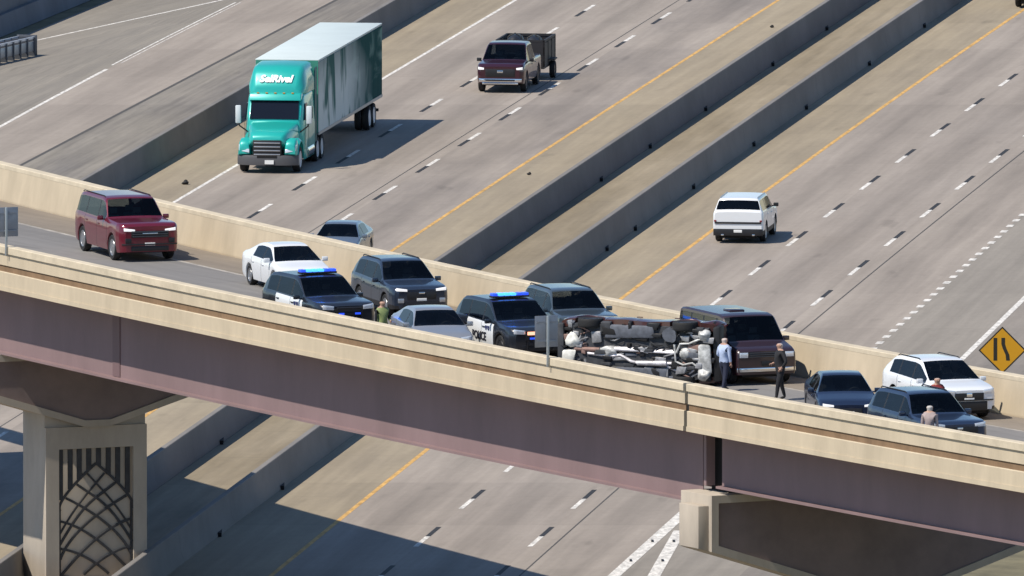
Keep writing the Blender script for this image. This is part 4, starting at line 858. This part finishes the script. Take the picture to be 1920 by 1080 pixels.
MB().cyl((0.75, 0.06, 0.22), (-1.25, 0.03, 0.25), 0.06).build('drive_shaft', M_PIPE, ov)
MB().tube([(1.65, -0.10, 0.22), (0.9, -0.16, 0.2), (0.55, -0.12, 0.2), (0.2, -0.30, 0.2), (-0.2, -0.36, 0.2), (-1.15, -0.32, 0.22)], 0.05).build('exhaust_pipe', M_PIPE, ov)
MB().cyl((0.0, -0.34, 0.17), (-1.0, -0.33, 0.19), 0.085, n=14).build('resonator', M_PIPE, ov)
MB().cyl((2.1, 0.02, 0.24), (1.25, 0.02, 0.21), 0.07, n=12).build('down_pipe', M_RUST, ov)
MB().ball((0.95, 0.0, 0.22), (0.30, 0.17, 0.12)).build('transfer_case', M_ALU, ov)
MB().box((1.35, 0.42, 0.20), (0.30, 0.34, 0.14)).build('gearbox_mount', M_ST, ov, bevel=0.04)
MB().ball((2.16, 0.30, 0.21), (0.26, 0.24, 0.12), 9, 6).build('skid_plate', mat('white_shield', (0.74, 0.73, 0.67), 0.5, var=0.25, scale=6), ov)
MB().hexa([Vector(q) for q in ((2.55, -0.46, 0.16), (2.58, 0.0, 0.16), (2.02, -0.02, 0.14), (2.10, -0.40, 0.14), (2.5, -0.42, 0.3), (2.5, 0, 0.3), (2.1, -0.02, 0.3), (2.1, -0.4, 0.3))]).build('skid_plate', MAT['white_shield'], ov, bevel=0.05)
MB().box((2.55, 0.05, 0.30), (0.22, 1.5, 0.20)).build('front_valance', M_FLOOR, ov, bevel=0.05)
for sd in (-1, 1):                                                                 # front arms, rear axle, shocks
    MB().tube([(1.75, sd*0.28, 0.26), (1.68, sd*0.82, 0.32)], 0.05).build('control_arm', M_ST, ov)
    MB().tube([(1.95, sd*0.30, 0.25), (1.74, sd*0.82, 0.30)], 0.035).build('control_arm', M_ST, ov)
    MB().tube([(-1.0, sd*0.42, 0.22), (-1.62, sd*0.70, 0.34)], 0.04).build('trailing_arm', M_PIPE, ov)
    MB().tube([(-2.0, sd*0.42, 0.24), (-1.70, sd*0.62, 0.30)], 0.045).build('shock_absorber', M_PIPE, ov)
ax_ = MB().cyl((-1.62, -0.85, 0.38), (-1.62, 0.85, 0.38), 0.07).build('rear_axle', M_ST, ov)
MB().ball((-1.60, 0.0, 0.30), (0.24, 0.22, 0.18)).build('differential', M_ALU, ax_)
MB().cyl((-1.1, 0.55, 0.36), (-1.1, 0.55, 0.13), 0.23, n=20).build('spare_hub', M_TANK, ov)
MB().tube([(-1.25, 0.28, 0.18), (-1.3, -0.25, 0.16), (-1.55, -0.35, 0.16), (-1.85, -0.28, 0.18), (-2.15, -0.5, 0.2)], 0.035).build('stabiliser_bar', M_ALU, ov)
MB().tube([(-1.32, 0.02, 0.17), (-1.45, 0.30, 0.16), (-1.75, 0.32, 0.17), (-2.05, 0.45, 0.19), (-2.3, 0.52, 0.2)], 0.035).build('stabiliser_bar', M_ALU, ov)
MB().ball((-2.22, 0.62, 0.24), (0.20, 0.20, 0.16)).build('tail_canister', M_ALU, ov)
MB().hexa([Vector(q) for q in ((-2.05, -0.55, 0.15), (-2.06, 0.30, 0.14), (-2.46, 0.36, 0.16), (-2.50, -0.60, 0.17), (-2.1, -0.5, 0.32), (-2.1, 0.28, 0.32), (-2.4, 0.3, 0.32), (-2.4, -0.5, 0.32))]).build('muffler', M_ALU, ov, bevel=0.07)
ro = random.Random(5)
for i in range(170):
    x, y = ro.uniform(-2.35, 2.35), ro.uniform(-0.85, 0.85); m_ = ro.choice((M_BLACK, M_ST, M_BLACK, M_TANK, M_UNDER, M_RUST, M_BLACK, M_FLOOR, M_ST))
    if i % 2:
        a_, b_ = ro.uniform(0.05, 0.26), ro.uniform(0.04, 0.14); t_ = lambda: ro.uniform(0.5, 1.2); zz = 0.24-ro.uniform(0.03, 0.12)
        MB().hexa([Vector((x-a_*t_(), y-b_*t_(), zz)), Vector((x+a_*t_(), y-b_*t_(), zz+0.02)), Vector((x+a_*t_(), y+b_*t_(), zz)), Vector((x-a_*t_(), y+b_*t_(), zz+0.02))]+[Vector((x+u_*a_, y+w_*b_, 0.27)) for u_, w_ in ((-1, -1), (1, -1), (1, 1), (-1, 1))]).build('bracket', m_, ov, bevel=0.012)
    else:
        a_ = ro.uniform(-0.6, 0.6); l_ = ro.uniform(0.15, 0.5); MB().tube([(x, y, 0.22), (x+l_*0.5, y+math.sin(a_)*l_*0.5, 0.18), (x+l_, y+math.sin(a_)*l_+ro.uniform(-0.1, 0.1), 0.22)], ro.uniform(0.012, 0.03), 6).build('hose', m_, ov)
MB().ball((-2.22, -0.62, 0.22), (0.20, 0.22, 0.17)).build('muffler_end', M_ALU, ov)
MB().box((-2.60, 0, 0.42), (0.20, 1.7, 0.34)).build('rear_bumper', M_BLACK, ov, bevel=0.06)
from mathutils import noise as mnoise
for ch in ov.children:                                            # crumpled panels
    if ch.type == 'MESH' and ch.name.split('.')[0] in ('skid_plate', 'muffler_end', 'tail_canister', 'transfer_case', 'spare_hub', 'resonator', 'drive_shaft', 'gearbox_mount'):
        for v_ in ch.data.vertices: v_.co += Vector(mnoise.noise_vector(v_.co*5.5))*0.075
    if ch.type == 'MESH' and ch.name.split('.')[0] in ('body', 'door', 'door_gap', 'pillar_trim', 'rear_bumper', 'front_valance', 'floor_pan', 'under_cover', 'fuel_tank', 'muffler', 'bumper'):
        for v_ in ch.data.vertices:
            k_ = 0.05+0.05*max(0, -v_.co.x-1.2); v_.co += Vector(mnoise.noise_vector(v_.co*1.7+Vector((3, 1, 2))))*k_
psi = math.radians(22); mR = Matrix(((-math.cos(psi), 0, math.sin(psi)), (math.sin(psi), 0, math.cos(psi)), (0, 1, 0)))
po = on_deck(1190, 721); ov.location = po+Vector((0, 0, 1.0)); ov.rotation_euler = mR.to_euler()
# ------------------------------------------------------------------ signs
M_SBACK = mat('sign_back_aluminium', (0.25, 0.27, 0.31), 0.45, 0.5, var=0.1, scale=2); M_POST = mat('sign_post_steel', (0.38, 0.42, 0.44), 0.5, 0.4)
def sign_back(px0, px1, py0, py1, ppx, label, ppy):
    # bolted to the outside of the near parapet, facing the traffic that comes towards the camera
    xg_ = at(ppx, ppy, ZT).x; b = cpt(CN, xg_)-nrm(CN, xg_)*0.05; s_ = FPX/(b.y-CAM_Y)
    e = empty('road_sign', b+Vector((0, 0, ZD+1.0)), label, 'road sign', 'sign backs on the near parapet', heading(xg_)+PI/2)
    ytop = CAM_H-(b.y-CAM_Y)*math.tan(PITCH+math.atan((py0-540)/FPX)); ybot = CAM_H-(b.y-CAM_Y)*math.tan(PITCH+math.atan((py1-540)/FPX))
    h = ytop-ybot; w = (px1-px0)/s_/math.cos(heading(xg_)+PI/2-0)*1.0; zc = (ytop+ybot)/2-(ZD+1.0)
    cx = ((px0+px1)/2-ppx)/s_
    MB().box((cx, 0.06, zc), (w, 0.012, h)).build('sign_panel', M_SBACK, e, bevel=0.003)
    MB().box((0, 0.0, (ytop-ZD-1.0)/2-0.03), (0.075, 0.06, ytop-ZD-1.0+0.06)).build('post', M_POST, e, bevel=0.01)
    for dz in (-h*0.3, h*0.3): MB().box((cx, 0.035, zc+dz), (w*0.85, 0.03, 0.05)).build('bracket', M_SBACK, e)
    return e
sign_back(-16, 37, 389, 444, 14, 'grey back of a sign on the near parapet at the left edge', 465)
sign_back(1007, 1050, 592, 651, 1030, 'grey back of a sign on the near parapet beside the overturned vehicle', 669)
sb = at(1879, 812); rzs = 0.0
ms = empty('warning_sign', sb, 'yellow diamond merge sign behind the far parapet at the right', 'road sign')
sc = FPX/(sb.y-CAM_Y); hd_ = 45/sc; zc = 2.18+hd_-0.1
def diamond(r, y0, y1, nm, m, par): 
    return MB().prism([(0, zc-r), (r, zc), (0, zc+r), (-r, zc)], y0, y1).build(nm, m, par)
panel = diamond(hd_, -0.012, 0.0, 'sign_panel', mat('sign_black_border', (0.02, 0.018, 0.012), 0.5), ms)
diamond(hd_*0.92, -0.016, -0.0125, 'sign_face', mat('sign_yellow', (0.62, 0.30, 0.006), 0.5), panel)
MB().prism([(-0.31, zc-0.36), (-0.18, zc-0.36), (-0.18, zc+0.44), (-0.31, zc+0.44)], -0.020, -0.0165).build('lane_symbol', MAT['sign_black_border'], panel)
cv = [(0.18, -0.36), (0.16, -0.16), (0.06, 0.06), (0.01, 0.22), (0.01, 0.44)]
MB().prism([(a-0.065+0.02, zc+b) for a, b in cv]+[(a+0.065+0.02, zc+b) for a, b in reversed(cv)], -0.020, -0.0165).build('lane_symbol', MAT['sign_black_border'], panel)
MB().box((0, 0.04, zc/2+0.2), (0.09, 0.07, zc+0.4)).build('post', M_POST, ms)
# debris
for px, py, s_, lb in ((348, 346, 0.10, 'black scrap of tyre on the shoulder below the truck'), (992, 328, 0.06, 'flat dark scrap beside the southbound yellow line'), (1448, 52, 0.06, 'tiny dark scrap near the left median barrier')):
    r = random.Random(px); b = MB(); b.ball((0, 0, s_*0.6), (s_*1.4, s_*1.1, s_*0.9), 8, 5); b.v = [(x*(1+r.uniform(-.35, .35)), y*(1+r.uniform(-.35, .35)), max(0.002, z*(1+r.uniform(-.4, .5)))) for x, y, z in b.v]
    tag(b.build('road_debris', M_TYRE, None, loc=at(px, py)+Vector((0, 0, 0.004))), lb, 'debris', 'scraps of debris on the highway')
# ------------------------------------------------------------------ people
M_SKIN = mat('skin', (0.42, 0.25, 0.18), 0.6)
def person(loc, face, label, h, shirt, pants, hair, shoes, armL, armR, vest=None, hat=None, stride=0.1):
    """armL/armR: (elbow, wrist) offsets from the shoulder, in units of body height"""
    H_ = h; V = []; E_ = []; Rr = []
    def v(x, y, z, r): V.append((x*H_, y*H_, z*H_)); Rr.append(r*H_); return len(V)-1
    def e(a, b): E_.append((a, b)); return b
    pel = v(0, 0, 0.52, 0.088); be = e(pel, v(0.004, 0, 0.60, 0.080)); ch = e(be, v(0.0, 0, 0.71, 0.092)); ne0 = e(ch, v(-0.005, 0, 0.80, 0.068)); nk = e(ne0, v(0.003, 0, 0.855, 0.034)); hd0 = e(nk, v(0.012, 0, 0.900, 0.060)); e(hd0, v(0.008, 0, 0.955, 0.062))
    hands = []
    for sd, arm in ((1, armL), (-1, armR)):
        sh = e(ne0, v(-0.005, sd*0.105, 0.80, 0.042)); el = e(sh, v(arm[0][0], sd*0.105+sd*arm[0][1], 0.80+arm[0][2], 0.030)); wr = e(el, v(arm[1][0], sd*0.105+sd*arm[1][1], 0.80+arm[1][2], 0.019)); hands.append((V[wr], V[el], sd))
        hp = e(pel, v(0, sd*0.052, 0.48, 0.064)); kn = e(hp, v(0.012+sd*stride*0.5, sd*0.058, 0.275, 0.042)); an = e(kn, v(-0.006+sd*stride, sd*0.060, 0.045, 0.026)); e(an, v(0.085+sd*stride, sd*0.068, 0.018, 0.020))
    me = bpy.data.meshes.new('person'); me.from_pydata(V, E_, []); o = bpy.data.objects.new('person', me); COL.objects.link(o)
    sk = o.modifiers.new('skin', 'SKIN'); sk.use_smooth_shade = True; ss = o.modifiers.new('sub', 'SUBSURF'); ss.levels = 2; ss.render_levels = 2
    for i, sv in enumerate(me.skin_vertices[0].data): sv.radius = (Rr[i], Rr[i]*(1.25 if i in (pel, be, ch) else 1.0)); sv.use_root = (i == pel)
    dg = bpy.context.evaluated_depsgraph_get(); m2 = bpy.data.meshes.new_from_object(o.evaluated_get(dg)); bpy.data.objects.remove(o)
    m2.materials.clear(); bm = bmesh.new(); bm.from_mesh(m2)
    ex = MB()                                                                # hands with five fingers, nose, ears
    for (w, el, sd) in hands:
        w, el = Vector(w), Vector(el); d_ = (w-el).normalized(); side = d_.cross(Vector((0, 1, 0))).normalized()
        ex.tube([w-d_*0.01, w+d_*0.045*H_/1.75], [0.026*H_/1.75, 0.036*H_/1.75], 8)
        for i, ln in enumerate((0.062, 0.072, 0.078, 0.070, 0.055)):
            b = w+d_*0.04+side*(0.014*(i-2)); 
            if i == 0: ex.tube([w+side*-0.03, w+side*-0.055+d_*0.03, w+side*-0.06+d_*0.055], [0.012, 0.010, 0.008], 6)
            else: ex.tube([b, b+d_*ln*0.6, b+d_*ln+Vector((0.0, -sd*0.018, 0))], [0.010, 0.009, 0.007], 6)
    ex.ball((0.062*H_, 0, 0.912*H_), (0.012*H_, 0.010*H_, 0.016*H_), 6, 4)
    for sd in (-1, 1): ex.ball((0.008*H_, sd*0.050*H_, 0.915*H_), (0.014*H_, 0.008*H_, 0.020*H_), 6, 4)
    nb = len(bm.faces); vs_ = [bm.verts.new(q) for q in ex.v]
    for f in ex.f:
        try: bm.faces.new([vs_[i] for i in f])
        except ValueError: pass
    ms_ = [shirt, pants, M_SKIN, hair, shoes, vest or shirt]
    bm.faces.ensure_lookup_table()
    for i, f in enumerate(bm.faces):
        f.smooth = True; c = f.calc_center_median(); z = c.z/H_
        if i >= nb: k_ = 2
        elif z > 0.945 or (z > 0.875 and c.x < 0.0): k_ = 3
        elif z > 0.838: k_ = 2
        elif z > 0.525 or abs(c.y)/H_ > 0.115:
            k_ = 0
            for (w, el, sd) in hands:
                if (c-Vector(w)).length < 0.05*H_: k_ = 2
            if vest and z > 0.55 and abs(c.y)/H_ < 0.115: k_ = 5
        elif z > 0.05: k_ = 1
        else: k_ = 4
        f.material_index = k_
    bm.to_mesh(m2); bm.free()
    for m_ in ms_: m2.materials.append(m_)
    o = bpy.data.objects.new('person', m2); COL.objects.link(o); o.location = loc; o.rotation_euler = (0, 0, face)
    if hat:
        b = MB(); b.lathe_y([(0.056*H_, 0), (0.056*H_, 0.03*H_), (0.04*H_, 0.05*H_), (0.01, 0.055*H_)], 14)
        b.v = [(x+0.008*H_, z, y+0.955*H_) for x, y, z in b.v]; b.build('cap', hat, o)
    return tag(o, label, 'person', 'people standing on the overpass')
cl = lambda n, c: mat(n, c, 0.85, var=0.15, scale=14)
BLK, NAVY = cl('black_cloth', (0.012, 0.012, 0.015)), cl('navy_cloth', (0.02, 0.025, 0.05)); SHOE = mat('dark_shoe', (0.012, 0.011, 0.01), 0.5)
HAIRD, HAIRG = mat('dark_hair', (0.02, 0.015, 0.012), 0.7), mat('grey_hair', (0.45, 0.43, 0.41), 0.7)
DOWN = ((0.0, 0.025, -0.165), (0.03, 0.03, -0.315)); BENT = ((-0.02, 0.04, -0.16), (0.11, 0.0, -0.20)); HIP = ((-0.03, 0.09, -0.15), (0.04, 0.02, -0.27))
cam_dir = lambda p: math.atan2(CAM_Y-p.y, -p.x)
p = on_deck(717, 664); person(p, cam_dir(p)+0.5, 'person in black with a yellow green safety vest beside the left police car', 1.76, BLK, BLK, HAIRD, SHOE, BENT, DOWN, vest=mat('hivis_vest', (0.22, 0.27, 0.10), 0.7))
p = on_deck(1358, 733); person(p, cam_dir(p)+2.4, 'person in a pale blue shirt and dark trousers beside the maroon van', 1.72, cl('pale_blue_cloth', (0.42, 0.50, 0.68)), NAVY, mat('light_hair', (0.5, 0.42, 0.38), 0.7), SHOE, BENT, DOWN)
p = on_deck(1463, 750); person(p, cam_dir(p)-1.2, 'officer in black standing in the gap right of the maroon van', 1.84, BLK, BLK, mat('light_hair', (0.5, 0.42, 0.38)), SHOE, HIP, BENT)
p = on_deck(1743, 864); person(p, cam_dir(p)+2.9, 'grey haired person in a pinkish grey shirt behind the near parapet', 1.74, cl('pinkish_grey_cloth', (0.36, 0.29, 0.28)), NAVY, HAIRG, SHOE, DOWN, DOWN)
p = on_deck(1757, 812); person(p, cam_dir(p)+0.4, 'person in a red and dark top behind the steel blue SUV', 1.76, BLK, BLK, mat('light_hair', (0.5, 0.42, 0.38)), SHOE, DOWN, BENT, vest=cl('red_cloth', (0.25, 0.03, 0.03)))
